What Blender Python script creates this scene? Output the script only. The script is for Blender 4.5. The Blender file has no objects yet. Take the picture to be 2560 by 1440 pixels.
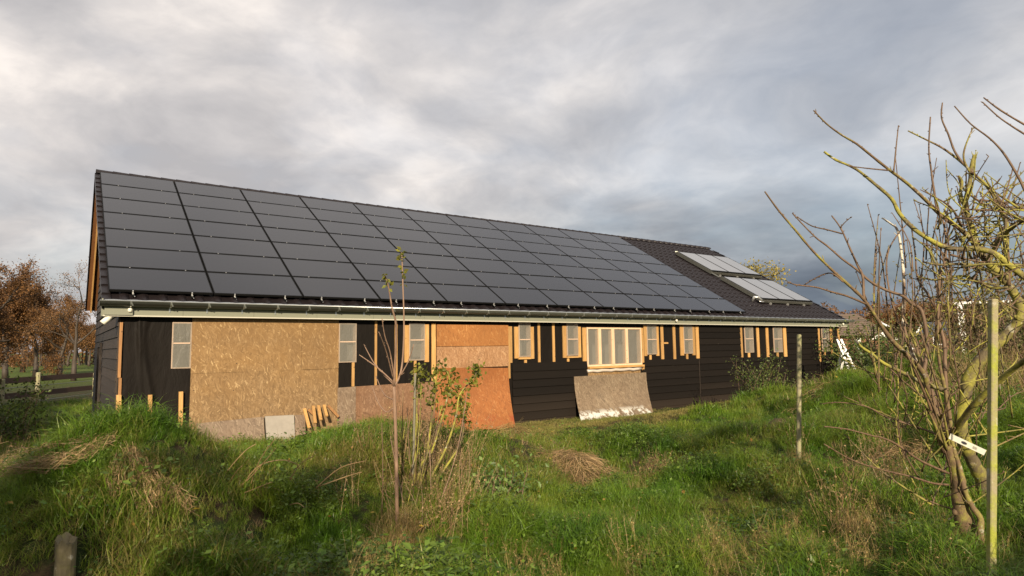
import bpy, math, random
import numpy as np
from mathutils import Vector, Matrix, noise as mnoise
random.seed(7); np.random.seed(7)
S = bpy.context.scene
COL = S.collection
rad = math.radians
# ---------------------------------------------------------------- camera
F_PX = 1576.66                       # focal length in pixels of the 2560 px wide photograph
YAW, PITCH, ROLL = rad(35.647), rad(5.314), rad(-0.79)
CAM = Vector((-0.646, -12.802, 1.882))
fw = Vector((math.sin(YAW)*math.cos(PITCH), math.cos(YAW)*math.cos(PITCH), math.sin(PITCH)))
rt0 = Vector((math.cos(YAW), -math.sin(YAW), 0)); up0 = rt0.cross(fw)
rt = math.cos(ROLL)*rt0 + math.sin(ROLL)*up0
upv = -math.sin(ROLL)*rt0 + math.cos(ROLL)*up0
cd = bpy.data.cameras.new('camera'); cam = bpy.data.objects.new('camera', cd); COL.objects.link(cam)
M = Matrix((rt, upv, -fw)).transposed().to_4x4(); M.translation = CAM
cam.matrix_world = M
cd.sensor_width = 36; cd.lens = F_PX/2560*36; cd.clip_start = 0.05; cd.clip_end = 6000
S.camera = cam
S.render.resolution_x, S.render.resolution_y = 1024, 576
# ---------------------------------------------------------------- light
SUN_EL, SUN_AZ = rad(22), rad(29)    # sun travels towards (+sin az, +cos az)
sl = bpy.data.lights.new('sun', 'SUN'); sl.energy = 5.0; sl.angle = rad(0.55); sl.color = (1.0, 0.84, 0.62)
so = bpy.data.objects.new('sun', sl); COL.objects.link(so)
travel = Vector((math.sin(SUN_AZ)*math.cos(SUN_EL), math.cos(SUN_AZ)*math.cos(SUN_EL), -math.sin(SUN_EL)))
so.rotation_euler = travel.to_track_quat('-Z', 'Y').to_euler()
so.location = (-20, -40, 30)
S.render.engine = 'CYCLES'
S.cycles.use_denoising = True
S.cycles.max_bounces = 6; S.cycles.transparent_max_bounces = 12
S.view_settings.view_transform = 'Standard'; S.view_settings.look = 'None'
S.view_settings.exposure = 0.66; S.view_settings.gamma = 1.0; S.view_settings.use_curve_mapping = False

class NT:
    """small node builder"""
    def __init__(s, tree): s.t = tree; s.n = tree.nodes; s.l = tree.links
    def add(s, typ, ins=None, **kw):
        n = s.n.new(typ)
        for k, v in kw.items(): setattr(n, k, v)
        for k, v in (ins or {}).items():
            i = n.inputs[k]
            if isinstance(v, bpy.types.NodeSocket): s.l.new(v, i)
            else: i.default_value = v
        return n
    def math(s, op, a, b=0.5, clamp=False):
        n = s.add('ShaderNodeMath', {0: a, 1: b}, operation=op); n.use_clamp = clamp; return n.outputs[0]
    def mix(s, f, a, b, mode='MIX'):
        n = s.add('ShaderNodeMix', data_type='RGBA', blend_type=mode)
        for i, v in ((0, f), (6, a), (7, b)):
            if isinstance(v, bpy.types.NodeSocket): s.l.new(v, n.inputs[i])
            else: n.inputs[i].default_value = v if i == 0 else (tuple(v)+(1,))[:4]
        return n.outputs[2]
    def ramp(s, f, stops, interp='LINEAR'):
        n = s.add('ShaderNodeValToRGB', {0: f}); cr = n.color_ramp; cr.interpolation = interp
        while len(cr.elements) < len(stops): cr.elements.new(0.5)
        for e, (p, c) in zip(cr.elements, stops):
            e.position = p; e.color = tuple(c)+(1,) if len(c) == 3 else c
        return n.outputs[0]
    def noise(s, vec, scale, detail=4, rough=0.55, dist=0, out=0):
        return s.add('ShaderNodeTexNoise', {'Vector': vec, 'Scale': scale, 'Detail': detail, 'Roughness': rough, 'Distortion': dist}).outputs[out]
    def map(s, vec, scale=(1,1,1), rot=(0,0,0), loc=(0,0,0)):
        return s.add('ShaderNodeMapping', {'Vector': vec, 'Scale': scale, 'Rotation': rot, 'Location': loc}).outputs[0]

# ---------------------------------------------------------------- sky
W = bpy.data.worlds.new('World'); S.world = W; W.use_nodes = True
t = NT(W.node_tree); W.node_tree.nodes.clear()
sky = t.add('ShaderNodeTexSky', sky_type='NISHITA', sun_disc=False, sun_elevation=SUN_EL, sun_rotation=rad(209))
tc = t.add('ShaderNodeTexCoord').outputs['Generated']
sep = t.add('ShaderNodeSeparateXYZ', {0: tc})
zz = t.math('ADD', t.math('MAXIMUM', sep.outputs[2], 0.0), 0.26)
px = t.math('DIVIDE', sep.outputs[0], zz); py = t.math('DIVIDE', sep.outputs[1], zz)
pv = t.add('ShaderNodeCombineXYZ', {0: px, 1: py, 2: 0.0}).outputs[0]
warp = t.add('ShaderNodeTexNoise', {'Vector': pv, 'Scale': 0.9, 'Detail': 4}).outputs['Color']
pw = t.add('ShaderNodeVectorMath', {0: pv, 1: t.add('ShaderNodeVectorMath', {0: warp, 3: 0.60}, operation='SCALE').outputs[0]}, operation='ADD').outputs[0]
n1 = t.noise(t.map(pw, (0.62, 0.62, 1), (0, 0, 0.6), (3.1, 0.7, 0)), 1.0, 9, 0.56)
n2 = t.noise(t.map(pw, (2.6, 2.4, 1), (0, 0, 0.9), (7.3, 2.2, 0)), 1.0, 10, 0.55)
cl = t.math('ADD', t.math('MULTIPLY', n1, 0.50), t.math('MULTIPLY', n2, 0.50))
elev = t.math('MAXIMUM', sep.outputs[2], 0.0)
cloud = t.ramp(cl, [(0.37, (3.7, 3.72, 3.9)), (0.44, (4.7, 4.66, 4.75)), (0.49, (5.7, 5.55, 5.5)), (0.54, (7.1, 6.8, 6.55)), (0.61, (8.6, 8.15, 7.7))])
# far clouds close to the horizon are seen through more air: darker and bluer
lowb = t.ramp(elev, [(0.0, (0.24, 0.30, 0.37)), (0.10, (0.36, 0.42, 0.49)), (0.17, (0.56, 0.61, 0.66)), (0.25, (0.86, 0.87, 0.89)), (0.38, (0.92, 0.92, 0.93)), (0.8, (0.98, 0.97, 0.97))])
lowl = t.ramp(elev, [(0.0, (0.62, 0.63, 0.67)), (0.10, (0.76, 0.76, 0.77)), (0.25, (0.98, 0.96, 0.95)), (0.8, (1.02, 1.0, 0.99))])
side = t.add('ShaderNodeVectorMath', {0: tc, 1: (0.97, 0.20, 0.0)}, operation='DOT_PRODUCT').outputs['Value']
cloud = t.mix(1.0, cloud, t.mix(t.ramp(side, [(0.45, (0, 0, 0)), (0.80, (1, 1, 1))]), lowl, lowb), 'MULTIPLY')
# a broad brighter bank of cloud low over the barn on the left
bright = t.add('ShaderNodeVectorMath', {0: tc, 1: (0.16, 0.96, 0.22)}, operation='DOT_PRODUCT').outputs['Value']
bb = t.ramp(bright, [(0.62, (0.96, 0.97, 0.98)), (1.0, (1.12, 1.10, 1.08))])
cloud = t.mix(1.0, cloud, bb, 'MULTIPLY')
gap = t.ramp(t.noise(t.map(pw, (0.5, 0.5, 1), loc=(1, 5, 0)), 1.6, 5, 0.5), [(0.36, (0.68, 0.68, 0.68)), (0.50, (1, 1, 1))])
skyc = t.mix(1.0, sky.outputs[0], (1.15, 1.06, 1.0), 'MULTIPLY')
full = t.mix(gap, skyc, cloud)
bg = t.add('ShaderNodeBackground', {'Color': full, 'Strength': 0.079})
t.l.new(bg.outputs[0], t.add('ShaderNodeOutputWorld').inputs[0])

# ---------------------------------------------------------------- pixel of the photograph -> place
def ray(u, v):
    a = (u-1280)/F_PX; b = -(v-720)/F_PX
    return rt*a + upv*b + fw
def at(u, v, d): return CAM + ray(u, v)*d                     # d metres along the view axis
def atD(u, v, D):
    r = ray(u, v); return CAM + r*(D/math.hypot(r.x, r.y))      # D metres over the ground
def onY(u, v, y=0.0):
    r = ray(u, v); return CAM + r*((y-CAM.y)/r.y)

# ---------------------------------------------------------------- mesh helpers
class MB:
    def __init__(s): s.v = []; s.f = []; s.m = []
    def add(s, vs, fs, mi=0):
        o = len(s.v); s.v += [tuple(v) for v in vs]
        for f in fs: s.f.append(tuple(i+o for i in f)); s.m.append(mi)
    def box(s, x0, x1, y0, y1, z0, z1, mi=0, tf=None):
        vs = [Vector((x, y, z)) for x in (x0, x1) for y in (y0, y1) for z in (z0, z1)]
        if tf: vs = [tf(v) for v in vs]
        s.add(vs, [(0,1,3,2),(4,6,7,5),(0,4,5,1),(2,3,7,6),(0,2,6,4),(1,5,7,3)], mi)
    def beam(s, a, b, w, d, side=None, mi=0):
        a = Vector(a); b = Vector(b); z = (b-a).normalized()
        x = Vector(side) if side else (Vector((1,0,0)) if abs(z.x) < .9 else Vector((0,1,0)))
        x = (x - z*x.dot(z)).normalized(); y = z.cross(x)
        vs = [p + x*i*w/2 + y*j*d/2 for p in (a, b) for i, j in ((-1,-1),(1,-1),(1,1),(-1,1))]
        s.add(vs, [(0,3,2,1),(4,5,6,7),(0,1,5,4),(1,2,6,5),(2,3,7,6),(3,0,4,7)], mi)
    def tube(s, pts, rs, n=6, mi=0, cap=True):
        pts = [Vector(p) for p in pts]
        if not hasattr(rs, '__len__'): rs = [rs]*len(pts)
        o = len(s.v); ref = None
        for i, p in enumerate(pts):
            d = (pts[min(i+1, len(pts)-1)] - pts[max(i-1, 0)])
            d = d.normalized() if d.length > 1e-9 else Vector((0,0,1))
            if ref is None: ref = Vector((0,0,1)) if abs(d.z) < .8 else Vector((1,0,0))
            x = (ref - d*ref.dot(d))
            x = x.normalized() if x.length > 1e-6 else d.orthogonal().normalized()
            y = d.cross(x); ref = x
            for k in range(n):
                a = 2*math.pi*k/n; q = p + (x*math.cos(a) + y*math.sin(a))*rs[i]; s.v.append((q.x, q.y, q.z))
        for i in range(len(pts)-1):
            for k in range(n):
                a = o+i*n+k; b = o+i*n+(k+1) % n
                s.f.append((a, b, b+n, a+n)); s.m.append(mi)
        if cap:
            s.f.append(tuple(o+k for k in reversed(range(n)))); s.m.append(mi)
            e = o+(len(pts)-1)*n; s.f.append(tuple(e+k for k in range(n))); s.m.append(mi)
    def ribbon(s, pts, w, side, mi=0, taper=True):
        n = len(pts); o = len(s.v); side = Vector(side)
        for i, p in enumerate(pts):
            ww = w*(1-(i/(n-1))**2*0.85 if taper else 1)/2
            a = Vector(p)-side*ww; b = Vector(p)+side*ww; s.v.append(tuple(a)); s.v.append(tuple(b))
        for i in range(n-1):
            s.f.append((o+2*i, o+2*i+1, o+2*i+3, o+2*i+2)); s.m.append(mi)
    def mesh(s, name, mats, smooth=False):
        me = bpy.data.meshes.new(name); me.from_pydata(s.v, [], s.f)
        for m in (mats if isinstance(mats, (list, tuple)) else [mats]): me.materials.append(m)
        if any(s.m): me.polygons.foreach_set('material_index', s.m)
        if smooth: me.polygons.foreach_set('use_smooth', [True]*len(s.f))
        me.update(); return me
    def build(s, name, mats, parent=None, smooth=False, bevel=0, **tags):
        return obj(name, s.mesh(name, mats, smooth), parent, bevel=bevel, **tags)
def obj(name, me, parent=None, bevel=0, loc=None, rot=None, **tags):
    o = bpy.data.objects.new(name, me); COL.objects.link(o)
    if loc is not None: o.location = loc
    if rot is not None: o.rotation_euler = rot
    if parent is not None:
        o.parent = parent
    if bevel:
        b = o.modifiers.new('bevel', 'BEVEL'); b.width = bevel; b.segments = 1; b.limit_method = 'ANGLE'
    for k, v in tags.items(): o[k] = v
    return o
def thing(name, label, cat, group=None):
    o = bpy.data.objects.new(name, None); COL.objects.link(o)
    o['label'] = label; o['category'] = cat
    if group: o['group'] = group
    return o

# ---------------------------------------------------------------- materials
def newmat(name):
    m = bpy.data.materials.new(name); m.use_nodes = True; m.node_tree.nodes.clear(); return m, NT(m.node_tree)
def bsdf(t, m_out=True, **ins):
    b = t.add('ShaderNodeBsdfPrincipled'); 
    for k, v in ins.items():
        k = k.replace('_', ' ')
        if isinstance(v, bpy.types.NodeSocket): t.l.new(v, b.inputs[k])
        else: b.inputs[k].default_value = (tuple(v)+(1,))[:4] if hasattr(v, '__len__') and len(v) == 3 else v
    if m_out: t.l.new(b.outputs[0], t.add('ShaderNodeOutputMaterial').inputs[0])
    return b
def bump(t, h, strength=0.3, dist=0.01):
    return t.add('ShaderNodeBump', {'Height': h, 'Strength': strength, 'Distance': dist}).outputs[0]
def pos(t): return t.add('ShaderNodeNewGeometry').outputs['Position']
def orand(t): return t.add('ShaderNodeObjectInfo').outputs['Random']

def m_simple(name, col, rough=0.6, metal=0.0, var=0.15, scale=6, spec=0.5, bmp=0.15):
    m, t = newmat(name); p = pos(t)
    n = t.noise(p, scale, 5, 0.6)
    c = t.mix(n, tuple(x*(1-var) for x in col), tuple(min(1, x*(1+var)) for x in col))
    bsdf(t, Base_Color=c, Roughness=rough, Metallic=metal, Specular_IOR_Level=spec, Normal=bump(t, t.noise(p, scale*9, 4), bmp, 0.004))
    return m
def m_wood(name, lo, hi, axis=2, rough=0.7, gs=70, rvar=0.25, weather=None, bmp=0.4):
    m, t = newmat(name); p = pos(t); r = orand(t)
    off = t.add('ShaderNodeCombineXYZ', {0: t.math('MULTIPLY', r, 37.0), 1: t.math('MULTIPLY', r, 11.0), 2: t.math('MULTIPLY', r, 23.0)}).outputs[0]
    p2 = t.add('ShaderNodeVectorMath', {0: p, 1: off}, operation='ADD').outputs[0]
    sc = [gs]*3; sc[axis] = 3.0
    g = t.noise(t.map(p2, tuple(sc)), 1.0, 5, 0.65, 0.6)
    big = t.noise(p2, 2.3, 4, 0.6)
    c = t.mix(t.ramp(g, [(0.33, (0, 0, 0)), (0.67, (1, 1, 1))]), lo, hi)
    c = t.mix(t.math('MULTIPLY', big, 0.5), c, tuple(x*0.6 for x in lo))
    # knots
    kn = t.add('ShaderNodeTexVoronoi', {'Vector': t.map(p2, (7, 7, 7)), 'Scale': 1.0}).outputs['Distance']
    k = t.ramp(kn, [(0.07, (1, 1, 1)), (0.13, (0, 0, 0))])
    c = t.mix(t.math('MULTIPLY', k, 0.7), c, tuple(x*0.3 for x in lo))
    hv = t.add('ShaderNodeHueSaturation', {'Color': c, 'Value': t.math('ADD', t.math('MULTIPLY', r, rvar*2), 1-rvar), 'Saturation': 1.0}).outputs[0]
    if weather:
        w = t.ramp(t.noise(p2, 1.1, 5, 0.7), [(0.45, (0, 0, 0)), (0.62, (1, 1, 1))])
        hv = t.mix(t.math('MULTIPLY', w, 0.7), hv, weather)
    bsdf(t, Base_Color=hv, Roughness=rough, Normal=bump(t, g, bmp, 0.003))
    return m
def m_osb(name, dark, base, light, grey=None, greyamt=0.0, flip=False, stain=None, gz=None):
    """strand board: long flat strands laid over one another at several angles"""
    m, t = newmat(name); p = pos(t)
    nz = t.add('ShaderNodeTexNoise', {'Vector': p, 'Scale': 3.0, 'Detail': 3}).outputs['Color']
    p = t.add('ShaderNodeVectorMath', {0: p, 1: t.add('ShaderNodeVectorMath', {0: nz, 3: 0.05}, operation='SCALE').outputs[0]}, operation='ADD').outputs[0]
    cur = None
    for k, (a, sx, sz, thr) in enumerate(((0.1, 10, 46, 0), (0.75, 11, 52, .50), (-0.6, 9, 46, .56), (1.45, 12, 55, .66), (-1.2, 11, 60, .80))):
        mp = t.map(p, (1, 1, 1), (0, a, 0), (k*3.3, 0, k*1.7))
        mp = t.map(mp, (sx, 1.0, sz))
        vn = t.add('ShaderNodeTexVoronoi', {'Vector': mp, 'Scale': 1.0, 'Randomness': 1.0})
        c3 = t.add('ShaderNodeSeparateColor', {0: vn.outputs['Color']})
        val = c3.outputs[0]
        if cur is None: cur = val
        else:
            f = t.math('GREATER_THAN', c3.outputs[1], thr)
            mx = t.add('ShaderNodeMix', {0: f, 2: cur, 3: val}, data_type='FLOAT'); cur = mx.outputs[0]
    fine = t.noise(t.map(p, (60, 60, 60)), 1.0, 3)
    cur2 = t.math('ADD', t.math('MULTIPLY', cur, 0.8), t.math('MULTIPLY', fine, 0.2))
    c = t.ramp(cur2, [(0.06, tuple(d*.5+b*.5 for d, b in zip(dark, base))), (0.20, tuple(b*0.86 for b in base)), (0.55, base), (0.82, tuple(b*.88+l*.12 for b, l in zip(base, light))), (0.88, tuple(b*.6+l*.4 for b, l in zip(base, light))), (0.945, light)])
    big = t.noise(p, 0.9, 5, 0.6)
    c = t.mix(t.ramp(big, [(0.35, (0.0, 0, 0)), (0.7, (0.6, 0.6, 0.6))]), c, tuple(b*q for b, q in zip(base, (.62, .60, .62))))
    if grey:
        gm = t.noise(p, 1.3, 5, 0.7)
        sz = t.add('ShaderNodeSeparateXYZ', {0: p}).outputs[2]
        if gz:   # greyer towards the foot of the board
            k = t.math('MULTIPLY', t.math('SUBTRACT', gz[0], sz), gz[1], True)
            f = t.math('MULTIPLY', t.math('ADD', k, t.math('SUBTRACT', gm, 0.5)), 1.0, True)
        else:
            f = t.math('MULTIPLY', t.math('ADD', gm, greyamt-0.5), 1.0, True)
        gcol = t.ramp(cur2, [(0.15, tuple(g*0.55 for g in grey)), (0.5, grey), (0.85, tuple(min(1, g*1.5) for g in grey))])
        c = t.mix(f, c, gcol)
    kn = t.add('ShaderNodeTexVoronoi', {'Vector': t.map(p, (3.3, 1, 3.9)), 'Scale': 1.0})
    k = t.ramp(t.math('ADD', kn.outputs['Distance'], t.math('MULTIPLY', fine, 0.06)), [(0.055, (1, 1, 1)), (0.075, (0, 0, 0))])
    c = t.mix(k, c, (0.03, 0.018, 0.01))
    if stain:
        sm = t.ramp(t.noise(p, 2.0, 6, 0.75), [(0.50, (0, 0, 0)), (0.54, (1, 1, 1))])
        sz = t.add('ShaderNodeSeparateXYZ', {0: p})
        lim = t.math('MULTIPLY', t.math('SUBTRACT', stain[1], sz.outputs[2]), 8.0, True)
        c = t.mix(t.math('MULTIPLY', sm, lim), c, stain[0])
    bsdf(t, Base_Color=c, Roughness=0.62, Specular_IOR_Level=0.35, Normal=bump(t, cur2, 0.35, 0.004))
    return m
PINE = m_wood('pine_batten', (0.34, 0.175, 0.05), (0.56, 0.34, 0.125))
PINE_X = m_wood('pine_batten_level', (0.34, 0.175, 0.05), (0.56, 0.34, 0.125), axis=0)
PINE_OLD = m_wood('weathered_pine', (0.22, 0.10, 0.035), (0.38, 0.20, 0.07))
PINE_PALE = m_wood('planed_pine', (0.62, 0.42, 0.26), (0.74, 0.54, 0.36), rvar=0.08)
FRAME_W = m_simple('pink_primed_wood', (0.50, 0.36, 0.26), 0.5, var=0.12)
OSB1 = m_osb('strand_board_honey', (0.08, 0.04, 0.015), (0.222, 0.128, 0.048), (0.56, 0.40, 0.20), grey=(0.20, 0.140, 0.080), gz=(1.9, 0.35))
OSB2 = m_osb('strand_board_orange', (0.09, 0.035, 0.012), (0.31, 0.128, 0.036), (0.52, 0.29, 0.11))
OSB2P = m_osb('strand_board_faded', (0.10, 0.05, 0.02), (0.32, 0.160, 0.065), (0.50, 0.33, 0.17), grey=(0.29, 0.19, 0.12), greyamt=0.30)
OSB3 = m_osb('strand_board_foxed', (0.08, 0.028, 0.012), (0.27, 0.098, 0.027), (0.44, 0.23, 0.09), stain=((0.24, 0.06, 0.02), 0.35))
OSBG = m_osb('strand_board_grey', (0.06, 0.04, 0.025), (0.19, 0.13, 0.085), (0.38, 0.31, 0.22), grey=(0.18, 0.14, 0.10), greyamt=0.3)
OSBR = m_osb('strand_board_dull_brown', (0.07, 0.035, 0.02), (0.185, 0.095, 0.048), (0.34, 0.22, 0.12), grey=(0.24, 0.16, 0.11), greyamt=0.15)

def m_blackboard():
    m, t = newmat('black_stained_boards'); p = pos(t); r = orand(t)
    g = t.noise(t.map(p, (2.5, 30, 60)), 1.0, 6, 0.7, 0.3)
    c = t.mix(g, (0.0032, 0.0024, 0.0018), (0.0095, 0.0068, 0.0048))
    sz = t.add('ShaderNodeSeparateXYZ', {0: p}).outputs[2]
    k = t.math('MULTIPLY', t.math('SUBTRACT', 0.75, sz), 1.3, True)      # the lowest boards have weathered paler
    c = t.mix(t.math('MULTIPLY', k, t.math('ADD', r, 0.25)), c, (0.020, 0.0145, 0.0105))
    c = t.add('ShaderNodeHueSaturation', {'Color': c, 'Value': t.math('ADD', t.math('MULTIPLY', r, 0.6), 0.7)}).outputs[0]
    sp = t.add('ShaderNodeTexVoronoi', {'Vector': t.map(p, (2.2, 1, 4)), 'Scale': 1.0}).outputs['Distance']
    c = t.mix(t.ramp(t.math('ADD', sp, t.math('MULTIPLY', g, 0.05)), [(0.05, (0.5, 0.5, 0.5)), (0.09, (0, 0, 0))]), c, (0.06, 0.05, 0.04))
    bsdf(t, Base_Color=c, Roughness=0.75, Specular_IOR_Level=0.15, Normal=bump(t, g, 0.5, 0.004))
    return m
BLACK = m_blackboard()
def m_membrane():
    m, t = newmat('black_membrane'); p = pos(t)
    n = t.noise(t.map(p, (2, 2, .7)), 2.0, 5, 0.6, 0.6)
    c = t.mix(n, (0.0045, 0.0034, 0.0027), (0.0105, 0.0080, 0.0060))
    bsdf(t, Base_Color=c, Roughness=0.65, Specular_IOR_Level=0.14, Normal=bump(t, n, 0.8, 0.03))
    return m
MEMB = m_membrane()
BROWN = m_wood('dark_brown_boards', (0.014, 0.009, 0.006), (0.040, 0.026, 0.017), axis=1, gs=40, rvar=0.35)
SOFFIT = m_wood('orange_soffit_boards', (0.12, 0.045, 0.012), (0.22, 0.095, 0.028), axis=1)
SAGE = m_simple('sage_fascia', (0.185, 0.19, 0.14), 0.5, var=0.08, scale=3)
SAGE_L = m_simple('pale_fascia_edge', (0.48, 0.46, 0.38), 0.5, var=0.06)
ZINC = m_simple('zinc_gutter', (0.085, 0.09, 0.072), 0.5, 0.25, var=0.2, scale=5)
ZINC_L = m_simple('bright_zinc', (0.52, 0.54, 0.52), 0.3, 0.85, var=0.12)
STEEL = m_simple('galvanised_clamp', (0.62, 0.62, 0.60), 0.35, 0.7)
PVC = m_simple('cream_pipe', (0.72, 0.69, 0.58), 0.4)
TILE = m_simple('anthracite_tile', (0.0115, 0.0085, 0.0095), 0.45, var=0.35, scale=14, spec=0.35)
PFRAME = m_simple('black_anodised_frame', (0.005, 0.005, 0.005), 0.6, 0.0, var=0.1, spec=0.15)
ALU = m_simple('collector_rail', (0.22, 0.22, 0.19), 0.38, 0.8, var=0.25, scale=9)
WHITE = m_simple('white_paint', (0.80, 0.79, 0.76), 0.4, var=0.05)
DARKV = m_simple('dark_interior', (0.02, 0.018, 0.016), 0.9)
BRICK = m_simple('red_brick_wall', (0.20, 0.085, 0.052), 0.85, var=0.35, scale=2)
CONC = m_simple('grey_slab', (0.26, 0.235, 0.20), 0.8, var=0.22, scale=8)
def m_glass_panel(name, c1, c2, rough, coat):
    m, t = newmat(name); p = pos(t); r = orand(t)
    c = t.mix(r, c1, c2)
    bsdf(t, Base_Color=c, Roughness=rough, Specular_IOR_Level=0.72, IOR=1.5, Coat_Weight=coat, Coat_Roughness=0.06,
         Normal=bump(t, t.noise(p, 1.2, 3), 0.04, 0.02))
    return m
PV = m_glass_panel('photovoltaic_glass', (0.0080, 0.0085, 0.0120), (0.0110, 0.0112, 0.0145), 0.20, 0.0)
COLG = m_glass_panel('collector_glass', (0.20, 0.205, 0.21), (0.22, 0.22, 0.225), 0.20, 0.6)
def m_film():
    m, t = newmat('plastic_film'); p = pos(t)
    gx = t.add('ShaderNodeTexWave', {'Vector': p, 'Scale': 14.0, 'Distortion': 0.3}, bands_direction='X').outputs['Fac']
    gz_ = t.add('ShaderNodeTexWave', {'Vector': p, 'Scale': 14.0, 'Distortion': 0.3}, bands_direction='Z').outputs['Fac']
    n = t.noise(t.map(p, (3, 3, 1.2)), 2.0, 5, 0.65, 0.8)
    c = t.mix(t.math('MULTIPLY', gx, gz_), (0.26, 0.25, 0.215), (0.44, 0.42, 0.36))
    b = bsdf(t, False, Base_Color=c, Roughness=0.3, Normal=bump(t, n, 0.6, 0.05))
    tl = t.add('ShaderNodeBsdfTranslucent', {'Color': (0.75, 0.72, 0.68, 1)})
    tr = t.add('ShaderNodeBsdfTransparent', {'Color': (0.95, 0.93, 0.90, 1)})
    m1 = t.add('ShaderNodeMixShader', {0: 0.25, 1: b.outputs[0], 2: tl.outputs[0]})
    m2 = t.add('ShaderNodeMixShader', {0: 0.45, 1: m1.outputs[0], 2: tr.outputs[0]})
    t.l.new(m2.outputs[0], t.add('ShaderNodeOutputMaterial').inputs[0])
    return m
FILM = m_film()
def m_leaf(name, a, b, scale=0.7, trans=0.35, rough=0.5, rnd=True, dry=None, dryamt=0.5):
    m, t = newmat(name); p = pos(t)
    n = t.noise(p, scale, 4, 0.6)
    f = t.ramp(n, [(0.34, (0, 0, 0)), (0.66, (1, 1, 1))])
    c = t.mix(f, a, b)
    if rnd:
        v = t.math('ADD', t.math('MULTIPLY', t.add('ShaderNodeNewGeometry').outputs['Random Per Island'], 1.0), 0.45)
        c = t.add('ShaderNodeHueSaturation', {'Color': c, 'Value': v}).outputs[0]
    if dry:
        d = t.ramp(t.math('ADD', t.noise(p, 0.45, 5, 0.65), t.math('MULTIPLY', t.math('SUBTRACT', t.add('ShaderNodeNewGeometry').outputs['Random Per Island'], 0.5), 0.45)), [(dryamt, (0, 0, 0)), (dryamt+0.12, (1, 1, 1))])
        c = t.mix(d, c, dry)
    b_ = bsdf(t, False, Base_Color=c, Roughness=rough, Specular_IOR_Level=0.35)
    tl = t.add('ShaderNodeBsdfTranslucent', {'Color': c})
    mx = t.add('ShaderNodeMixShader', {0: trans, 1: b_.outputs[0], 2: tl.outputs[0]})
    t.l.new(mx.outputs[0], t.add('ShaderNodeOutputMaterial').inputs[0])
    return m
GRASS = m_leaf('grass_blades', (0.080, 0.170, 0.012), (0.200, 0.275, 0.026), 0.9, 0.42, rough=0.38, dry=(0.26, 0.21, 0.07), dryamt=0.64)
GRASS_S = m_leaf('mown_grass', (0.13, 0.18, 0.028), (0.26, 0.24, 0.06), 1.2, 0.35, dry=(0.32, 0.25, 0.09), dryamt=0.50)
STRAW = m_leaf('dry_straw', (0.20, 0.125, 0.06), (0.36, 0.25, 0.125), 1.5, 0.2)
WEED = m_leaf('dry_weed_stalks', (0.16, 0.11, 0.04), (0.31, 0.235, 0.09), 1.2, 0.2)
HERB = m_leaf('green_herbs', (0.060, 0.125, 0.018), (0.14, 0.20, 0.03), 1.5, 0.4, rough=.4)
LEAFG = m_leaf('shrub_leaves', (0.085, 0.105, 0.016), (0.22, 0.21, 0.030), 6, 0.4)
LEAFB = m_leaf('bush_leaves', (0.05, 0.085, 0.018), (0.11, 0.13, 0.030), 1.0, 0.35)
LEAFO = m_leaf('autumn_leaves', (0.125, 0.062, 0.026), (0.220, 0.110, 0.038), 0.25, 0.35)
LEAFO2 = m_leaf('paler_autumn_leaves', (0.16, 0.090, 0.038), (0.28, 0.140, 0.048), 0.2, 0.35)  # paler orange than the other autumn leaves
LEAFY = m_leaf('yellow_leaves', (0.26, 0.22, 0.05), (0.38, 0.30, 0.07), 0.5, 0.4)
BARK_D = m_wood('dark_bark', (0.030, 0.022, 0.016), (0.085, 0.062, 0.042))
BARK_S = m_wood('pale_sapling_bark', (0.17, 0.10, 0.065), (0.32, 0.21, 0.14), rvar=0.1)
BARK_R = m_wood('red_brown_twigs', (0.075, 0.042, 0.024), (0.19, 0.12, 0.065), rvar=0.15)
def m_lichen(name, bark1, bark2, lich, lo=0.42, hi=0.6):
    m, t = newmat(name); p = pos(t)
    g = t.noise(t.map(p, (40, 40, 9)), 1.0, 5, 0.7)
    c = t.mix(g, bark1, bark2)
    l = t.ramp(t.noise(p, 6, 6, 0.7), [(lo, (0, 0, 0)), (hi, (1, 1, 1))])
    lc = t.mix(t.noise(p, 60, 3), tuple(x*0.6 for x in lich), tuple(min(1, x*1.35) for x in lich))
    c = t.mix(l, c, lc)
    w = t.ramp(t.noise(t.map(p, (1, 1, 1), loc=(5, 5, 5)), 14, 4, 0.6), [(0.62, (0, 0, 0)), (0.68, (1, 1, 1))])
    c = t.mix(t.math('MULTIPLY', w, 0.6), c, (0.42, 0.40, 0.33))
    bsdf(t, Base_Color=c, Roughness=0.8, Specular_IOR_Level=0.25, Normal=bump(t, t.noise(p, 50, 5, 0.7), 0.8, 0.006))
    return m
BARK_L = m_lichen('lichened_bark', (0.050, 0.038, 0.024), (0.17, 0.135, 0.075), (0.30, 0.28, 0.05))
BARK_A = m_lichen('fruit_tree_bark', (0.055, 0.035, 0.022), (0.22, 0.15, 0.085), (0.24, 0.22, 0.05), 0.48, 0.62)
STAKE = m_lichen('algae_green_stake', (0.20, 0.17, 0.10), (0.33, 0.29, 0.18), (0.27, 0.29, 0.045), 0.40, 0.58)
POSTM = m_lichen('weathered_round_stake', (0.22, 0.19, 0.12), (0.34, 0.31, 0.20), (0.26, 0.27, 0.11), 0.45, 0.7)

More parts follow.
